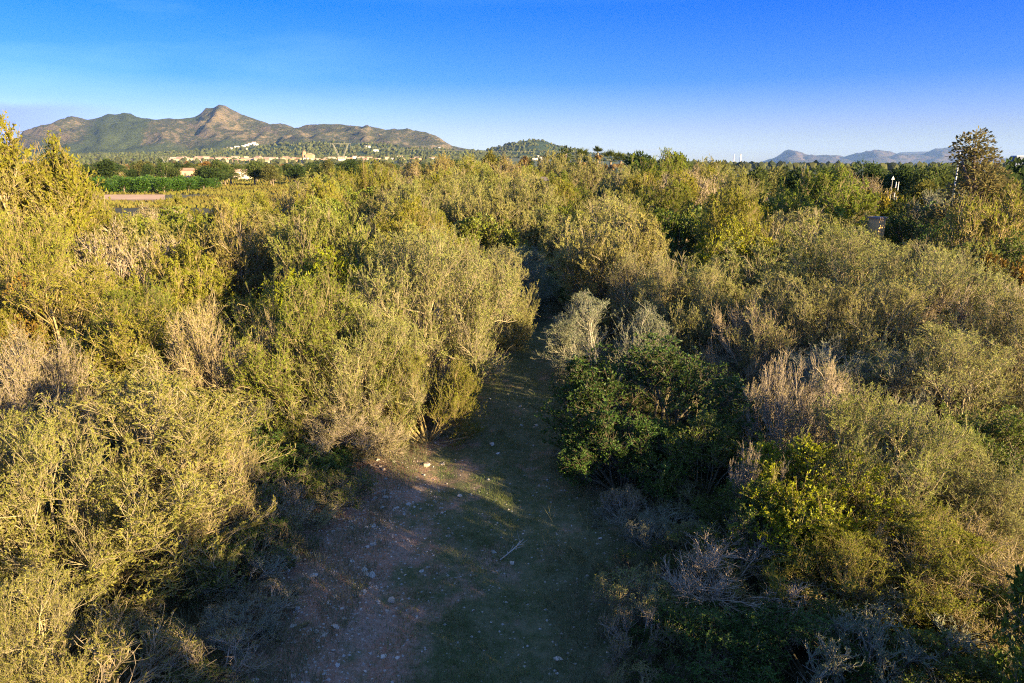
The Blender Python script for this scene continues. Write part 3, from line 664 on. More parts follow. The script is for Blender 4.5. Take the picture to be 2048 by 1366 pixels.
for ri, k, xx, yy, u in placed:
    q = fbm(xx / 9.0 + 3, yy / 9.0, 2, 2)
    tone = TN[RND.randrange(len(TN))] if RND.random() < .65 else ('yellow-olive' if u < 700 else 'grey-olive')
    hcap = 4.2 + (yy - 22) * 0.038 * (1 if u > 560 else 0.30) if u < 1500 else 3.8 + (yy - 22) * .02
    H = hcap * RND.uniform(.76, 1.07) * (1 + .12 * float(q)); R = RND.uniform(1.75, 2.6) * (1 + (yy - 20) * .007)
    r = RND.random()
    kind = 'olive_far' if r < .76 else 'twiggy_far' if r < .90 else 'leafy_far'
    if kind == 'twiggy_far': tone = RND.choice(['tan', 'pinkish-grey', 'grey-olive'])
    if kind == 'leafy_far': tone = RND.choice(['mid-green', 'olive-green', 'olive-green', 'olive-green']); H *= .86
    nm = {'olive_far': 'wild_olive_shrub', 'twiggy_far': 'twiggy_shrub', 'leafy_far': 'mastic_shrub'}[kind]
    ds = {'olive_far': 'wild olive', 'twiggy_far': 'twiggy half-bare shrub', 'leafy_far': 'leafy shrub'}[kind]
    shrub(kind, xx, yy, R, H, tone, nm, f'{tone} {ds} in the {ordn(ri)} row of the thicket, {ordn(k)} from the left', group='shrubs of the sunlit thicket')

# --- low scrub along both verges
k = [0, 0]
for i in range(64):
    s = i % 2; y = 6.4 + (i // 2) * 0.30 + RND.uniform(-.2, .2)
    xc = float(track_x(y))
    x = xc - RND.uniform(2.5, 4.1) if s == 0 else xc + RND.uniform(2.35, 3.9)
    if s == 0 and y < 11 and x > -3.4: x -= .5
    R = RND.uniform(.4, .85); H = RND.uniform(.3, .75)
    tone = RND.choice(['silvery', 'dark green', 'mid-green', 'grey-olive', 'pinkish-grey'])
    shrub('low', x, y, R, H, tone, 'low_scrub', f"low {tone} scrub tuft on the shaded {'left' if s == 0 else 'right'} verge, {ordn(k[s])} from the bottom", group='scrub tufts along the verges'); k[s] += 1

# undergrowth on the floor of the thicket between the larger shrubs
k = 0
spots = []
for i in range(400):
    y = RND.uniform(6.5, 22); x = RND.uniform(-.82, .82) * y
    if abs(x - float(track_x(y))) < 3.9 or not -60 < u_of(x, y) < 2110: continue
    if any((x - a) ** 2 + (y - b) ** 2 < 1.5 for a, b in spots): continue
    spots.append((x, y))
spots.sort(key=lambda a: a[1])
for x, y in spots[:95]:
    tone = RND.choice(['mid-green', 'dark green', 'grey-olive', 'silvery', 'tan'])
    sd_ = 'left' if x < 0 else 'right'
    shrub('low', x, y, RND.uniform(.9, 1.4), RND.uniform(.5, 1.1), tone, 'low_scrub', f'low {tone} undergrowth between the shrubs {sd_} of the track, {ordn(k)} by distance', group='undergrowth between the shrubs'); k += 1

# ------------------------------------------------------------------ stones, gravel and grass of the track
def stone_mesh(seed):
    r = random.Random(seed); bm = bmesh.new()
    for _ in range(15):
        v = Vector((r.gauss(0, 1), r.gauss(0, 1), r.gauss(0, 1))).normalized() * r.uniform(.8, 1.1); bm.verts.new((v.x, v.y * r.uniform(.7, .85), v.z * .6))
    bmesh.ops.convex_hull(bm, input=bm.verts); bmesh.ops.delete(bm, geom=[v for v in bm.verts if not v.link_faces], context='VERTS')
    bmesh.ops.recalc_face_normals(bm, faces=bm.faces)
    me = bpy.data.meshes.new('stone'); bm.to_mesh(me); bm.free(); me.materials.append(M_STONE); return me
ST = [stone_mesh(s) for s in range(8)]
def stone_spot():
    r = RND.random()
    if r < .55:   # the stony left wheel path
        y = RND.uniform(6.6, 13.5); x = float(track_x(y)) + RND.gauss(-1.9, .55)
    elif r < .68:
        y = RND.uniform(6.9, 12); x = float(track_x(y)) + RND.gauss(-1.1, .4)
    else:
        y = RND.uniform(6.9, 22); x = float(track_x(y)) + RND.uniform(-2.4, 2.4)
    return x, y
for i in range(290):
    x, y = stone_spot(); r = 0.020 + 0.060 * RND.random() ** 3.0
    if i < 10: r = RND.uniform(.07, .105)
    o = bpy.data.objects.new('stone', ST[RND.randrange(8)]); COL.objects.link(o); o.parent = track
    o.location = (x, y, float(ground_z(x, y)) + .02 + r * RND.uniform(-.15, .25)); o.scale = (r, r, r * RND.uniform(.7, 1.1)); o.rotation_euler = (RND.uniform(-.3, .3), RND.uniform(-.3, .3), RND.uniform(0, 6.28))
    c = RND.uniform(.75, 1.15); w = RND.uniform(-.03, .05); o.color = (0.40 * c + w, 0.355 * c, 0.30 * c - w * .6, 1)
rng = np.random.default_rng(9)
n = 4200; y = rng.uniform(6.6, 24, n) ; y[: n // 2] = rng.uniform(6.6, 12, n // 2)
x = track_x(y) + np.where(rng.random(n) < .55, rng.normal(-1.7, .6, n), rng.uniform(-2.5, 2.5, n)); x = np.clip(x, track_x(y) - 2.6, track_x(y) + 2.6)
OV = np.array([[1, 0, 0], [-1, 0, 0], [0, 1, 0], [0, -1, 0], [0, 0, .7], [0, 0, -.7]], float); OF = np.array([[0, 2, 4], [2, 1, 4], [1, 3, 4], [3, 0, 4], [2, 0, 5], [1, 2, 5], [3, 1, 5], [0, 3, 5]])
r = .007 + .024 * rng.random(n) ** 2.2
V = OV[None] * rng.uniform(.6, 1.3, (n, 6, 1)) * r[:, None, None] + np.stack([x, y, ground_z(x, y) + .02], -1)[:, None]
a = rng.uniform(0, 6.28, n); ca, sa = np.cos(a), np.sin(a)
F = OF[None] + (np.arange(n) * 6)[:, None, None]
g = obj('gravel', mesh_arrays('gravel', V.reshape(-1, 3), F.reshape(-1, 3)), M_STONE, track, (0.32, 0.28, 0.235)); tag(g, kind='stuff')
for i, (u, v, L_, lb) in enumerate([(1000, 1120, .55, 'pale fallen branch lying across the middle of the track'), (1105, 915, .4, 'short fallen twig near the shaded right verge')]):
    x, y = gnd(u, v); r = np.random.default_rng(60 + i); e = empty('fallen_branch', (x, y, float(ground_z(x, y)) + .04), .5)
    A = grow(np.zeros((1, 3)), np.array([[1., .3, .05]]), np.array([L_]), 4, -.02, .15, r); V, F = tubes(A, np.array([.012]), np.array([.005]), 5)
    obj('branch', mesh_arrays('branch', V, F, True), M_BARK, e, (0.33, 0.28, 0.23)); n_ = 9
    p_, tg_ = sample(A, np.zeros(n_, int), r.uniform(.2, 1, n_)); B = grow(p_, tg_ + r.normal(0, .5, (n_, 3)) * np.array([1, 1, .3]), r.uniform(.12, .3, n_), 2, 0, .1, r); B[..., 2] = np.abs(B[..., 2])
    V, F = tubes(B, np.full(n_, .005), np.full(n_, .002), 3); obj('twigs', mesh_arrays('twigs', V, F, True), M_BARK, e, (0.33, 0.28, 0.23)); tag(e, lb, 'branch', 'fallen branches')
# grass blades and small weeds: dense along the middle, thin on the wheel paths
def blades(n, xf, y0, y1, h0, h1, w, seed, lean=.6):
    rng = np.random.default_rng(seed); y = y0 + (y1 - y0) * rng.random(n) ** 1.4; x = xf(rng, y, n)
    tuft = fbm(x * 1.6, y * 1.6, 5, 3); k = tuft > rng.uniform(-.35, .25, n); x, y = x[k], y[k]; n = len(x)
    h = rng.uniform(h0, h1, n); a = rng.uniform(0, 6.28, n); b = rng.uniform(0, 6.28, n)
    p = np.stack([x, y, ground_z(x, y) + .008], -1); s = np.stack([np.cos(a), np.sin(a), 0 * a], -1) * (w * rng.uniform(.6, 1.3, n))[:, None]
    tip = p + np.stack([np.cos(b) * h * lean * rng.random(n), np.sin(b) * h * lean * rng.random(n), h], -1)
    V = np.stack([p - s, p + s, tip], 1).reshape(-1, 3); return V, np.arange(n * 3).reshape(n, 3), np.repeat(rng.random(n), 3)
V, F, v = blades(75000, lambda r, y, n: track_x(y) + np.where(r.random(n) < .6, r.normal(.45, .7, n), r.uniform(-2.6, 2.7, n)), 6.5, 26, .025, .10, .0042, 21)
g = obj('grass', mesh_arrays('grass', V, F, False, {'v': v}), M_LEAF, color=(0.12, 0.16, 0.05)); tag(g, 'short green grass along the middle of the dirt track', 'grass', kind='stuff')
rng = np.random.default_rng(44); nc = 620; cy_ = 6.6 + 19 * rng.random(nc) ** 1.3; cx_ = track_x(cy_) + np.where(rng.random(nc) < .45, rng.normal(.3, .8, nc), np.where(rng.random(nc) < .5, -1, 1) * rng.uniform(1.2, 2.6, nc))
n = nc * 55; ci = np.repeat(np.arange(nc), 55); rr_ = rng.uniform(.03, .11, nc)[ci]; x = cx_[ci] + rng.normal(0, 1, n) * rr_; y = cy_[ci] + rng.normal(0, 1, n) * rr_; h = rng.uniform(.04, .13, nc)[ci] * rng.uniform(.6, 1.3, n)
p_ = np.stack([x, y, ground_z(x, y) + .005], -1); a = rng.uniform(0, 6.28, n); s_ = np.stack([np.cos(a), np.sin(a), 0 * a], -1) * .003
t_ = p_ + np.stack([(x - cx_[ci]) * 1.1 + rng.normal(0, .02, n), (y - cy_[ci]) * 1.1 + rng.normal(0, .02, n), h], -1); vv = np.clip(rng.random(nc)[ci] * .8 + rng.random(n) * .2, 0, 1)
g = obj('grass', mesh_arrays('tufts', np.stack([p_ - s_, p_ + s_, t_], 1).reshape(-1, 3), np.arange(n * 3).reshape(n, 3), False, {'v': np.repeat(vv, 3)}), M_LEAF, color=(0.15, 0.16, 0.065)); tag(g, 'scattered weedy grass tufts on the stony dirt track', 'grass', kind='stuff')
n = 6000; y = 6.4 + 20 * rng.random(n) ** 1.3; x = track_x(y) + np.where(rng.random(n) < .7, np.where(rng.random(n) < .5, -1, 1) * rng.uniform(1.6, 4.2, n), rng.uniform(-2.4, 2.4, n)); d_ = rng.normal(0, 1, (n, 3)) * np.array([1, 1, .25])
V, F = leaf_quads(np.stack([x, y, ground_z(x, y) + .028], -1), d_, rng.uniform(.02, .06, n), rng.uniform(.008, .02, n), rng)
g = obj('leaf_litter', mesh_arrays('leaf_litter', V, F, False, {'v': np.repeat(rng.random(n), 4)}), M_LEAF, color=(0.22, 0.16, 0.09)); tag(g, 'dry brown leaf litter along the edges of the track', 'leaf litter', kind='stuff')
V, F, v = blades(70000, lambda r, y, n: track_x(y) + np.where(r.random(n) < .5, -1, 1) * r.uniform(1.3, 5.5, n), 5.8, 24, .08, .38, .0045, 22, .9)
g = obj('grass', mesh_arrays('verge_grass', V, F, False, {'v': v}), M_LEAF, color=(0.13, 0.135, 0.07)); tag(g, 'long dull grass tangled along both verges of the track', 'grass', kind='stuff')

# ------------------------------------------------------------------ trees of the plain
def lobes_tree(name, seed, H, R, lobes, n, L, trunk_h, leafm=M_LEAF, flat=1.0):
    rng = np.random.default_rng(seed); P = []; D = []; cl = []
    for (cx, cy, cz, rx, rz) in lobes:
        k = int(n * rx * rx * rz); 
        d = unit(rng.normal(0, 1, (k, 3))); rad = rng.random(k) ** .35 * (1 + .35 * fbm(d[:, 0] * 3 + cx * 7, d[:, 1] * 3 + d[:, 2] * 3 + cz, 1, 2))
        P.append(np.array([cx, cy, cz]) + d * rad[:, None] * np.array([rx, rx, rz])); D.append(d + rng.normal(0, .5, d.shape) + np.array([0, 0, .3])); cl.append(np.full(k, rng.random() * .55))
    P = np.concatenate(P); D = np.concatenate(D); m = len(P)
    V, F = leaf_quads(P, D, L * rng.uniform(.6, 1.4, m), L * .55 * rng.uniform(.6, 1.4, m), rng)
    crown = mesh_arrays(name + '_crown', V, F, False, {'v': np.repeat(np.clip(np.concatenate(cl) + rng.uniform(0, .45, m), 0, 1), 4)}); crown.materials.append(leafm)
    b = MB(); b.bar((0, 0, -.2), (0, 0, trunk_h), .05 * R + .08, 6, .03 * R + .05)
    for (cx, cy, cz, rx, rz) in lobes: b.bar((0, 0, trunk_h * .9), (cx * .8, cy * .8, cz), .03 * R + .03, 4, .03)
    tr = b.mesh(name + '_trunk', True); tr.materials.append(M_BARK)
    return dict(crown=crown, trunk=tr, H=H, R=R)
def rl(seed, n, R, z0, z1, r0, r1, taper=0.0):
    r = random.Random(seed); o = []
    for i in range(n):
        z = z0 + (z1 - z0) * (i + .5) / n; rr = R * (1 - taper * (z - z0) / (z1 - z0)); a = r.uniform(0, 6.28); q = rr * math.sqrt(r.random()) 
        s = r.uniform(r0, r1) * (1 - .5 * taper * (z - z0) / (z1 - z0)); o.append((q * math.cos(a), q * math.sin(a), z, s, s * r.uniform(.6, .9)))
    return o
TR = {
 'round': [lobes_tree('round', 40 + i, 6, 3, rl(40 + i, 12, 2.0, 2.2, 5.0, 1.0, 1.6, .4), 230, .34, 2.0) for i in range(3)],
 'pine': [lobes_tree('pine', 50 + i, 9, 3.2, rl(50 + i, 20, 2.4, 2.2, 8.6, .7, 1.25, .8), 420, .34, 6.5) for i in range(2)],
 'cypress': [lobes_tree('cypress', 60, 9, 1.0, rl(60, 14, .35, 1.0, 8.4, .55, .85, .7), 1100, .26, 5)],
 'orange': [lobes_tree('orange', 65 + i, 3.2, 1.7, rl(65 + i, 8, .9, 1.0, 2.6, .7, 1.0, .3), 600, .25, .9, M_GLOSS) for i in range(2)],
}
def tree(kind, x, y, R, H, col, name, label, group=None, z=None, bark=(0.16, 0.12, 0.085)):
    p = TR[kind][RND.randrange(len(TR[kind]))]; z = float(land_z(x, y)) if z is None else z
    e = empty(name, (x, y, z - .1), RND.uniform(0, 6.28), (R / p['R'], R / p['R'], H / p['H']))
    j = RND.uniform(.85, 1.15); obj('trunk', p['trunk'], None, e, bark); obj('crown', p['crown'], None, e, tuple(c * j for c in col))
    return tag(e, label, 'tree', group)
def tree_px(kind, u, vtop, Y, R, col, name, label, group=None):
    x, zt = px(u, vtop, Y); return tree(kind, x, Y, R, zt - float(land_z(x, Y)), col, name, label, group)
DG = (0.040, 0.062, 0.018); MG = (0.070, 0.090, 0.024); OG = (0.105, 0.105, 0.032); RU = (0.18, 0.105, 0.03); YG = (0.14, 0.135, 0.028)
SKY = [
 ('pine', 1130, 290, 105, 3.9, MG, 'pine_tree', 'pointed pine on the skyline just right of the wooded hill'),
 ('pine', 1105, 322, 100, 3.0, DG, 'pine_tree', 'low dark pine at the left foot of the pointed pine'),
 ('cypress', 1062, 310, 110, 1.0, MG, 'cypress_tree', 'slim green conifer left of the pointed pine'),
 ('round', 1042, 306, 118, 2.4, RU, 'autumn_tree', 'rust-brown tree below the wooded hill'),
 ('cypress', 998, 306, 108, 1.3, DG, 'cypress_tree', 'small dark cypress left of the rust-brown tree'),
 ('cypress', 1176, 306, 112, 1.6, DG, 'cypress_tree', 'dark conifer between the two palms'),
 ('round', 970, 294, 96, 2.3, YG, 'poplar', 'bright yellow-green treetop left of the wooded hill'),
 ('round', 1300, 294, 88, 4.2, DG, 'pine_tree', 'broad dark pine crown on the skyline, left one of two'),
 ('round', 1353, 297, 92, 3.8, MG, 'pine_tree', 'broad green pine crown on the skyline, right one of two'),
 ('olive', 1325, 300, 70, 3.4, OG, 'wild_olive_tree', 'tall olive in front of the two broad pine crowns'),
 ('round', 1448, 312, 96, 3.0, OG, 'wild_olive_tree', 'brownish olive tree in front of the two white chimneys'),
 ('round', 1405, 322, 105, 3.2, DG, 'broadleaf_tree', 'low dark tree between the pine crowns and the chimneys'),
 ('round', 1425, 324, 90, 2.6, MG, 'broadleaf_tree', 'low green tree left of the chimneys'),
 ('round', 1500, 328, 92, 3.2, MG, 'broadleaf_tree', 'low green tree right of the chimneys'),
 ('round', 1540, 328, 100, 3.2, OG, 'broadleaf_tree', 'olive-brown tree under the left tip of the blue mountain'),
 ('round', 1738, 312, 78, 2.7, DG, 'holm_oak', 'dark round tree behind the pinkish leafless tree'),
 ('round', 1790, 322, 74, 3.0, DG, 'holm_oak', 'dark green tree right above the road sign'),
 ('round', 1825, 322, 84, 2.8, DG, 'holm_oak', 'dark tree second to the right of the road sign'),
 ('round', 1862, 318, 70, 2.8, MG, 'holm_oak', 'green round tree left of the lamp post'),
 ('round', 1895, 322, 74, 2.6, MG, 'holm_oak', 'green round tree right beside the lamp post'),
 ('round', 1700, 326, 82, 2.0, OG, 'broadleaf_tree', 'brownish tree left of the dark round tree'),
 ('round', 1850, 352, 62, 2.6, YG, 'broadleaf_tree', 'yellow-green tree below the green round tree by the lamp post'),
 ('round', 2042, 299, 46, 3.4, DG, 'broadleaf_tree', 'dark tree at the right edge on the skyline'),
 ('round', 2014, 318, 41, 2.4, DG, 'broadleaf_tree', 'dark tree at the right edge behind the tall ragged tree'),
 ('round', 1570, 327, 112, 3.4, MG, 'broadleaf_tree', 'green treetop under the flat summit of the blue mountain'),
 ('round', 1655, 326, 116, 3.4, DG, 'broadleaf_tree', 'dark treetop under the low saddle of the blue mountain'),
 ('round', 1685, 328, 120, 3.2, OG, 'broadleaf_tree', 'olive-brown treetop under the notch between the blue mountains'),
 ('round', 1765, 327, 118, 3.6, MG, 'broadleaf_tree', 'green treetop under the second blue summit'),
 ('round', 1930, 325, 100, 3.4, DG, 'broadleaf_tree', 'dark treetop behind the lamp post'),
 ('round', 1600, 326, 70, 3.0, DG, 'broadleaf_tree', 'dark treetop behind the large round olive-green tree'),
]
for a in SKY:
    if a[0] == 'olive': shrub_px('olive_far', a[1], a[2], a[3], a[4], 'olive-green', a[6], a[7], cat='tree')
    else: tree_px(*a)
# tall ragged tree near the right edge
rag = lobes_tree('ragged', 71, 8, 2.5, [(-.3, 0, 7.3, .75, .7), (.1, .2, 6.6, .8, .7), (-.9, 0, 6.7, .3, .3), (.2, -.2, 5.8, .9, .7), (1.0, .1, 5.2, .9, .65), (-.4, .1, 5.0, .8, .6), (1.7, 0, 4.5, .9, .6), (.7, -.4, 4.3, 1.0, .7), (-.9, -.2, 3.8, .9, .7), (2.3, .2, 3.6, .8, .6), (.3, -.5, 3.2, 1.1, .7), (-1.4, 0, 2.8, .8, .6), (1.5, -.4, 3.0, 1.0, .7), (2.9, .1, 4.0, .7, .5), (2.6, -.3, 2.8, 1.0, .6)], 1500, .16, 5.5)
x, zt = px(1966, 262, 33.0); e = empty('ragged_tree', (x, 33, 0), 0.0, (1.12, 1.1, zt / 8.0))
obj('trunk', rag['trunk'], None, e, (0.17, 0.13, 0.1)); obj('crown', rag['crown'], None, e, (0.135, 0.115, 0.042)); tag(e, 'tall ragged olive-brown tree rising above the skyline near the right edge', 'tree')

# orange grove and scattered trees on the plain
k = 0
for r in range(5):
    for c in range(11):
        x = -116 + c * 4.1 + RND.uniform(-.4, .4); y = 150 + r * 6.5 + RND.uniform(-.5, .5)
        tree('orange', x, y, 2.3, 3.4 + RND.uniform(-.3, .4), (0.045, 0.095, 0.012), 'orange_tree', f'dark green orange tree in grove row {ordn(r)} beyond the bare field, {ordn(c)} from the left', 'orange grove on the plain')
PL = []
tries = 0
while len(PL) < 280 and tries < 4000:
    tries += 1
    yy = 190 * (1500 / 190) ** RND.random(); u = RND.uniform(60, 960); xx = (u - 1024) / FPX / 1.03 * yy
    if -130 < xx < -60 and yy < 190: continue
    if any((xx - a) ** 2 + (yy - b) ** 2 < (4 + yy * .006) ** 2 for a, b, _ in PL): continue
    PL.append((xx, yy, u))
PL.sort(key=lambda a: a[1])
cnt = {}
for xx, yy, u in PL:
    r = RND.random(); zone = 'near edge' if yy < 320 else 'middle' if yy < 650 else 'far side'
    if r < .40: kd, col, nm, w = 'round', MG, 'broadleaf_tree', 'green round tree'
    elif r < .62: kd, col, nm, w = 'round', OG, 'olive_tree', 'olive-brown tree'
    elif r < .80: kd, col, nm, w = 'round', DG, 'holm_oak', 'dark green tree'
    elif r < .90: kd, col, nm, w = 'cypress', DG, 'cypress_tree', 'slim dark cypress'
    else: kd, col, nm, w = 'round', RU, 'autumn_tree', 'rust-coloured tree'
    i = cnt.get((zone, w), 0); cnt[(zone, w)] = i + 1
    R = {'cypress': 1.1}.get(kd, RND.uniform(2.6, 4.6)) * (1 + yy / 2500); H = RND.uniform(5, 8) * (1 + yy / 4000)
    tree(kd, xx, yy, R, H, col, nm, f'{w} on the {zone} of the plain below the mountain, {ordn(i)} by distance', 'scattered trees of the plain')

# fields on the plain
def field(u0, u1, v0, v1, name, mat, dz=0.05):
    pts = [gnd(u0, v1), gnd(u1, v1), gnd(u1, v0), gnd(u0, v0)]
    V = np.array([[x, y, float(ground_z(x, y)) + dz] for x, y in pts]); return tag(obj(name, mesh_arrays(name, V, np.array([[0, 1, 2, 3]])), mat), kind='structure')
M_TAN = plain_material('dry_soil', (0.48, 0.30, 0.16), var=.2, scale=.25, rough=1); M_YEL = plain_material('dry_grass', (0.24, 0.16, 0.035), var=.3, scale=.6, rough=1); M_GRN = plain_material('green_crop', (0.06, 0.13, 0.015), var=.3, scale=.4, rough=1)
field(60, 330, 389.5, 400, 'field', M_TAN); field(60, 330, 400.4, 416, 'field', M_YEL); field(60, 340, 384, 389, 'field', M_YEL)
field(425, 560, 360, 366, 'field', M_GRN); field(345, 425, 362, 368, 'field', M_TAN); field(380, 520, 349, 352, 'field', M_YEL)

# standing dry grass and crops on the plain (catches the low sun)
rng = np.random.default_rng(31); n = 60000
yy = 100 * (1500 / 100) ** rng.random(n); uu = rng.uniform(40, 1000, n); xx = (uu - 1024) / FPX / 1.03 * yy
kk = ~((yy < 145) & (yy > 117) & (xx < -60)); xx, yy = xx[kk], yy[kk]; n = len(xx)
sz = .25 + yy * .0011; a = rng.uniform(0, 6.28, n); s_ = np.stack([np.cos(a), np.sin(a), 0 * a], -1) * (sz * .8)[:, None]; p_ = np.stack([xx, yy, ground_z(xx, yy)], -1)
V = np.stack([p_ - s_, p_ + s_, p_ + np.stack([rng.normal(0, .2, n) * sz, rng.normal(0, .2, n) * sz, sz * rng.uniform(.8, 1.6, n)], -1)], 1).reshape(-1, 3)
pv_ = np.clip(.5 + fbm(xx / 60, yy / 110, 4, 2) * .9, 0, 1)
g = obj('grass', mesh_arrays('plain_grass', V, np.arange(n * 3).reshape(n, 3), False, {'v': np.repeat(pv_, 3)}), M_LEAF, color=(0.17, 0.15, 0.035)); tag(g, 'yellow-green grass and crops covering the plain below the mountain', 'grass', kind='stuff')

# ------------------------------------------------------------------ town, villas, farmhouses
def house(x, y, w, d, h, wall, roof, rz, label, name='house', group=None, flat=False, z=None):
    z = float(land_z(x, y)) if z is None else z
    e = empty(name, (x, y, z), rz); b = MB(); b.box(-w / 2, w / 2, -d / 2, d / 2, -1.5, h)
    obj('wall', b.mesh('wall'), M_WALL, e, wall)
    r = MB()
    if flat:
        ov = min(.15, w * .1); r.box(-w / 2 - ov, w / 2 + ov, -d / 2 - ov, d / 2 + ov, h, h + min(.35, w * .12))
    else:
        rh = d * .2; o_ = .4
        V = np.array([[-w/2-o_, -d/2-o_, h], [w/2+o_, -d/2-o_, h], [w/2+o_, d/2+o_, h], [-w/2-o_, d/2+o_, h], [-w/2-o_, 0, h+rh], [w/2+o_, 0, h+rh]])
        r.add(V, np.array([[0, 1, 5, 4], [2, 3, 4, 5], [0, 3, 2, 1]])); r.add(V, np.array([[0, 4, 3], [1, 2, 5]]))
    obj('roof', r.mesh('roof'), M_ROOF, e, roof)
    g = MB(); nwin = max(2, int(w / 4))
    for s in range(max(1, int(h / 3))):
        for i in range(nwin):
            cx = -w / 2 + w * (i + .5) / nwin; g.box(cx - .5, cx + .5, -d / 2 - .04, -d / 2 + .1, 1 + s * 3, 2.3 + s * 3)
    obj('shutters', g.mesh('shutters'), M_WOOD, e, (0.10, 0.10, 0.07)); return tag(e, label, 'house', group)
WALLS = [('cream', (0.47, 0.37, 0.25)), ('white', (0.62, 0.57, 0.49)), ('ochre', (0.42, 0.26, 0.13)), ('sand', (0.43, 0.31, 0.19)), ('pinkish', (0.45, 0.30, 0.22))]
ROOFT = [(0.36, 0.20, 0.12), (0.42, 0.27, 0.17), (0.32, 0.22, 0.15)]
for r, (yy, u0, u1, stp) in enumerate([(1640, 345, 760, 13.5), (1710, 352, 780, 13), (1780, 350, 830, 14), (1860, 370, 870, 16), (1940, 380, 900, 20)]):
    u = u0; i = 0
    while u < u1:
        uu = u + RND.uniform(-3, 3); u += stp * RND.uniform(.8, 1.3) * (1.6 if uu > 700 else 1); y = yy + RND.uniform(-20, 20)
        if 590 < uu < 650 and r > 1: continue
        x = (uu - 1024) / FPX / 1.03 * y; wn, wc = RND.choice(WALLS)
        w = RND.uniform(9, 20); h = RND.choice([5, 6, 6.5, 8, 9])
        house(x, y, w, RND.uniform(8, 12), h, wc, RND.choice(ROOFT), RND.uniform(-.35, .35), f'{wn} house in the {ordn(r)} street of the town, {ordn(i)} from the left', group='houses of the town', flat=RND.random() < .25); i += 1
for i, (u, v) in enumerate([(450, 300), (458, 297), (466, 298), (474, 295), (480, 297), (487, 293), (494, 291), (500, 288), (508, 287), (512, 290), (470, 301), (490, 298), (735, 294), (880, 296), (752, 302), (1078, 314), (1085, 318), (1070, 322)]):
    # villas on the wooded slopes: walk out until the slope rises to the sight line
    yv = 2080.0
    while yv < 4100:
        x, z = px(u, v, yv)
        if float(land_z(x, yv)) >= z - 2: break
        yv += 6
    house(x, yv, RND.uniform(11, 19), 9, RND.uniform(5, 7), (0.76, 0.72, 0.64), RND.choice(ROOFT), RND.uniform(-.3, .3), f'white villa on the wooded slope above the town, {ordn(i)} from the mountain', 'villa', 'villas on the wooded slope', flat=RND.random() < .6, z=float(land_z(x, yv)))
for i, (u, Y, w, h, wc, lb) in enumerate([(385, 330, 9, 3.5, (0.55, 0.33, 0.2), 'brick-pink farm shed right of the nearer small pylon'), (478, 300, 9, 3.2, (0.62, 0.5, 0.38), 'low cream farmhouse with tiled roof at the field edge'), (205, 620, 13, 4, (0.62, 0.5, 0.36), 'cream farmhouse among dark trees at the far left'), (330, 560, 12, 4, (0.7, 0.62, 0.5), 'pale farmhouse behind the leftmost small pylon'), (520, 640, 14, 4, (0.6, 0.42, 0.28), 'tan farmhouse below the town'), (440, 700, 16, 4.5, (0.72, 0.68, 0.6), 'long white shed below the town')]):
    x = (u - 1024) / FPX / 1.03 * Y; house(x, Y, w, 6, h, wc, ROOFT[i % 3], .1, lb, 'farmhouse')
# church with bell tower
x = (618 - 1024) / FPX / 1.03 * 1760; z = float(ground_z(x, 1760)); e = empty('church', (x, 1760, z), -.15)
b = MB(); b.box(-4, 16, -6, 6, -1, 15.5); obj('nave', b.mesh('nave'), M_WALL, e, (0.56, 0.30, 0.15))
r = MB(); V = np.array([[-4.4, -6.4, 15.5], [16.4, -6.4, 15.5], [16.4, 6.4, 15.5], [-4.4, 6.4, 15.5], [6, -6.4, 20.5], [6, 6.4, 20.5]]); r.add(V, np.array([[1, 2, 5, 4], [3, 0, 4, 5], [0, 3, 2, 1]])); r.add(V, np.array([[0, 1, 4], [2, 3, 5]])); obj('roof', r.mesh('roof'), M_ROOF, e, (0.45, 0.24, 0.13))
b = MB(); b.box(-12, -5.2, -3.4, 3.4, -1, 19); b.box(-11.4, -5.8, -2.8, 2.8, 19, 23); obj('bell_tower', b.mesh('bell_tower'), M_WALL, e, (0.56, 0.29, 0.15))
b = MB(); V = np.array([[-11.6, -3, 23], [-5.6, -3, 23], [-5.6, 3, 23], [-11.6, 3, 23], [-8.6, 0, 27]]); b.add(V, np.array([[0, 1, 4], [1, 2, 4], [2, 3, 4], [3, 0, 4]])); obj('spire', b.mesh('spire'), M_ROOF, e, (0.40, 0.2, 0.12))
tag(e, 'orange stone church with gabled nave and bell tower above the town', 'church')
# dark-roofed shed left of the pointed pine
xs_, zs_ = px(1083, 334, 82); house(xs_, 82, 2.6, 2.2, zs_ - 1.6, (0.16, 0.13, 0.1), (0.13, 0.10, 0.085), .3, 'dark-roofed shed left of the pointed pine', 'shed')
# small hut right of the wide olive
xh, zh = px(1755, 437, 35); house(xh, 35, .62, .55, zh - .0, (0.62, 0.38, 0.14), (0.22, 0.17, 0.13), .6, 'small ochre hut with a flat roof among shrubs on the right', 'hut', flat=True)
xb, zb = px(2036, 313, 120); house(xb, 120, 1.2, 1.2, zb, (0.12, 0.14, 0.2), (0.4, 0.45, 0.55), 0, 'pale blue-grey building glimpsed at the right edge', 'building', flat=True)

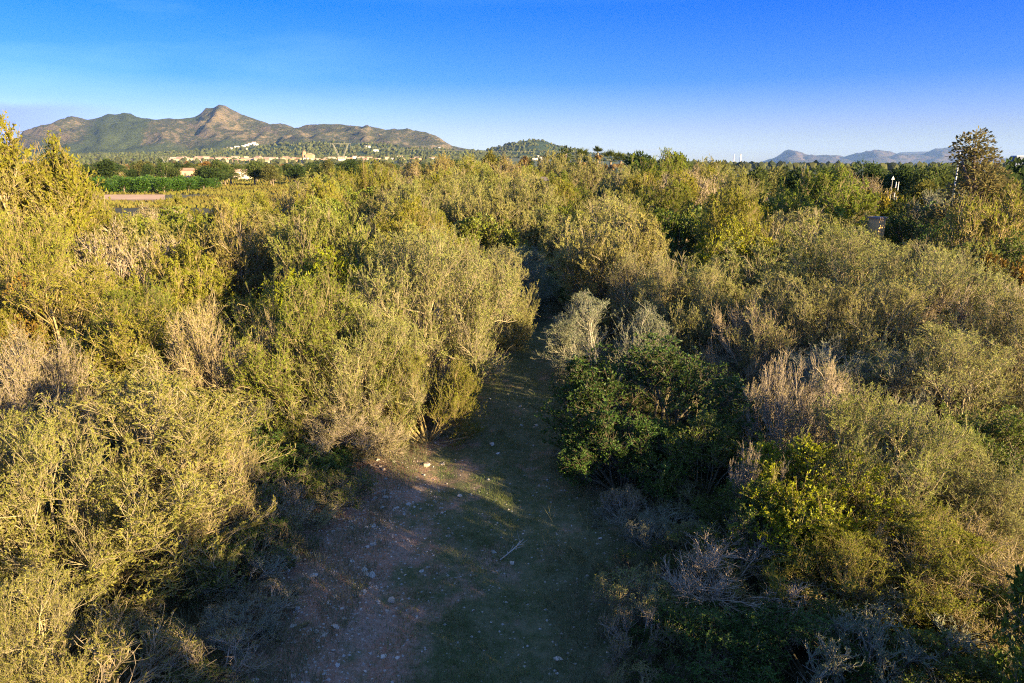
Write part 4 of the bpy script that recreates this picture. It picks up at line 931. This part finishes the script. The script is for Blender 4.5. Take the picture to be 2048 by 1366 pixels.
# ------------------------------------------------------------------ pylons, chimneys, lamp post, road sign
def lattice(b, p0, p1, w0, w1, n, r):
    p0, p1 = np.array(p0, float), np.array(p1, float)
    C = [(-1, -1), (1, -1), (1, 1), (-1, 1)]
    ring = lambda t: [p0 + (p1 - p0) * t + np.array([a, c, 0]) * (w0 + (w1 - w0) * t) / 2 for a, c in C]
    for i in range(n):
        A, B = ring(i / n), ring((i + 1) / n)
        for j in range(4):
            b.bar(A[j], B[j], r); b.bar(A[j], B[(j + 1) % 4], r * .6); b.bar(B[j], B[(j + 1) % 4], r * .6)
def pylon(u, vtop, Y, span, label, name='pylon'):
    x, zt = px(u, vtop, Y); z0 = float(land_z(x, Y)); H = zt - z0; e = empty(name, (x, Y, z0), .1); r = max(.035, span * .0045)
    waist = H * .48
    b = MB(); lattice(b, (0, 0, -.3), (0, 0, waist), span * .13, span * .07, 8, r); obj('mast', b.mesh('mast'), M_METAL, e)
    for s in (-1, 1):
        b = MB(); lattice(b, (s * span * .03, 0, waist), (s * span * .36, 0, H), span * .05, span * .045, 7, r); b.bar((s * span * .02, 0, waist * 1.04), (s * span * .22, 0, H * .80), r)
        obj('arm', b.mesh('arm'), M_METAL, e)
    b = MB(); lattice(b, (-span * .5, 0, H), (span * .5, 0, H), 0, 0, 1, r * 1.3)
    for i in range(12):
        xa = -span * .5 + span * i / 12; b.bar((xa, 0, H), (xa + span / 12, 0, H + span * .03), r * .6); b.bar((xa, 0, H + span * .03), (xa + span / 12, 0, H), r * .6)
    b.bar((-span * .5, 0, H + span * .03), (span * .5, 0, H + span * .03), r); obj('crossarm', b.mesh('crossarm'), M_METAL, e)
    for s in (-.48, 0, .48):
        b = MB(); b.bar((s * span, 0, H), (s * span, 0, H - span * .12), r * 1.1, 6); obj('insulator', b.mesh('insulator'), M_METAL, e)
    tag(e, label, 'pylon', 'electricity pylons'); return (x, Y, zt, span)
p1 = pylon(681, 288, 430, 12.5, 'large V-shaped lattice pylon in front of the town')
p2 = pylon(330, 314, 800, 10.5, 'small V-shaped pylon over the plain at the left')
pylon(488, 328, 700, 7, 'small pylon below the middle of the town'); pylon(397, 326, 650, 6, 'small pylon left of the low cream farmhouse')
pylon(725, 328, 620, 4.5, 'tiny pylon right of the large lattice pylon')
def wire(a, b_, sag, label, r=.03):
    t = np.linspace(0, 1, 25)[:, None]; P = np.array(a) * (1 - t) + np.array(b_) * t; P[:, 2] -= sag * 4 * (t * (1 - t))[:, 0]
    V, F = tubes(P[None], np.array([r]), np.array([r]), 4); tag(obj('power_line', mesh_arrays('power_line', V, F, True), M_METAL), label, 'cable', 'power lines')
for i, s in enumerate((-.48, 0, .48)):
    w = ('left', 'middle', 'right')[i]
    wire((p1[0] + s * 12.5, 430, p1[2] - 1.5), (150 + s * 16, 640, 20.5), 3.0, f'{w} power line running right from the large pylon', .012)
    wire((p1[0] + s * 12.5, 430, p1[2] - 1.5), (p2[0] + s * 10.5, 800, p2[2] - 1.3), 4.0, f'{w} power line running left from the large pylon', .012)
M_WHITE = plain_material('white_paint', (0.62, 0.60, 0.55), var=.15, scale=.8, rough=.8)
for u, vt, lb in ((1468.5, 309, 'thinner white chimney on the skyline, left of two'), (1481.5, 308.5, 'thicker white chimney on the skyline, right of two')):
    x, zt = px(u, vt, 2400); e = empty('chimney', (x, 2400, 0)); b = MB(); b.bar((0, 0, 0), (0, 0, zt), 3.0 if u > 1475 else 2.0, 12, 2.2 if u > 1475 else 1.4)
    obj('shaft', b.mesh('shaft', True), M_WHITE, e); b = MB(); b.bar((0, 0, zt), (0, 0, zt + .9), 2.6 if u > 1475 else 1.7, 12); obj('rim', b.mesh('rim', True), M_METAL, e); tag(e, lb, 'chimney', 'chimneys on the skyline')
x, zt = px(1921, 300, 52); e = empty('lamp_post', (x, 52, 0)); b = MB(); b.bar((0, 0, 0), (0, 0, zt - .05), .07, 8, .045); obj('pole', b.mesh('pole', True), M_WHITE, e)
b = MB(); b.bar((0, 0, zt - .1), (.55, -.3, zt + .05), .03, 6); obj('bracket', b.mesh('bracket', True), M_METAL, e); b = MB(); b.box(.4, .95, -.42, -.2, zt, zt + .12); obj('lamp_head', b.mesh('lamp_head'), M_METAL, e); tag(e, 'slender pale lamp post left of the tall ragged tree', 'lamp post')
x, zt = px(1786, 352, 54); e = empty('road_sign', (x, 54, 0), .1); b = MB(); b.bar((0, 0, 0), (0, 0, zt - .3), .03, 8); obj('post', b.mesh('post', True), M_METAL, e)
b = MB(); V = np.array([[0, 0, zt], [.13, 0, zt - .26], [-.13, 0, zt - .26], [0, .03, zt], [.13, .03, zt - .26], [-.13, .03, zt - .26]]); V[:, 1] -= .06; b.add(V, np.array([[0, 2, 1], [3, 4, 5]])); b.add(V, np.array([[0, 1, 4, 3], [1, 2, 5, 4], [2, 0, 3, 5]])); obj('plate', b.mesh('plate'), M_WHITE, e); tag(e, 'white triangular road sign seen from behind', 'road sign')
for i, u in enumerate((1792.5, 1797.5)):
    x, zt = px(u, 364.5, 52); e = empty('road_marker', (x, 52, 0)); b = MB(); b.bar((0, 0, 0), (0, 0, zt), .035, 8, .03); obj('post', b.mesh('post', True), M_WHITE, e); b = MB(); b.bar((0, 0, zt), (0, 0, zt + .05), .042, 8, .015); obj('cap', b.mesh('cap', True), M_METAL, e); tag(e, f"short white road marker below the road sign, {('left', 'right')[i]} of the pair", 'bollard', 'road markers')
# fan palms on the skyline
def frond(rng, pos, d, L):
    V = []; F = []
    side = unit(np.cross(d, [0, 0, 1.0]) + 1e-6); n = 12
    stem_end = pos + d * L * .45
    for i in range(n):
        a = (i / (n - 1) - .5) * 2.6; dd = unit(d * math.cos(a) + side * math.sin(a) + np.array([0, 0, -.15])); tip = stem_end + dd * L * .6; w = unit(np.cross(dd, [0.1, .2, 1])) * .06
        k = len(V); V += [stem_end - w * .3, stem_end + dd * L * .25 - w, tip, stem_end + dd * L * .25 + w]; F.append([k, k + 1, k + 2, k + 3])
    return V, F
def palm(u, vtop, Y, label, R=1.3, seed=1):
    x, zt = px(u, vtop, Y); rng = np.random.default_rng(seed); H = zt - R * .7; e = empty('fan_palm', (x, Y, float(ground_z(x, Y))))
    b = MB(); b.bar((0, 0, -.2), (0, 0, H), .22, 8, .17); obj('trunk', b.mesh('trunk', True), M_BARK, e, (0.20, 0.15, 0.1))
    for dead in (0, 1):
        VV = []; FF = []
        for i in range(26 if not dead else 14):
            a = rng.uniform(0, 6.28); el = rng.uniform(-.1, 1.4) if not dead else rng.uniform(-1.3, -.5); d = np.array([math.cos(a) * math.cos(el), math.sin(a) * math.cos(el), math.sin(el)])
            v, f = frond(rng, np.array([0, 0, H]), d, R * rng.uniform(.8, 1.1)); FF += [[q + len(VV) for q in g] for g in f]; VV += v
        me = mesh_arrays('fronds', np.array(VV), np.array(FF), False, {'v': rng.random(len(VV))}); obj('crown' if not dead else 'dry_skirt', me, M_LEAF, e, (0.10, 0.12, 0.03) if not dead else (0.26, 0.18, 0.08))
    return tag(e, label, 'palm', 'fan palms on the skyline')
palm(1160, 299, 110, 'fan palm touching the right side of the pointed pine', 2.0, 1); palm(1196, 295, 112, 'tallest thin fan palm on the skyline', 1.2, 2); palm(1222, 302, 108, 'bushy fan palm right of the tallest thin palm', 2.0, 3); palm(1242, 308, 112, 'lowest fan palm at the end of the row', 1.5, 4)
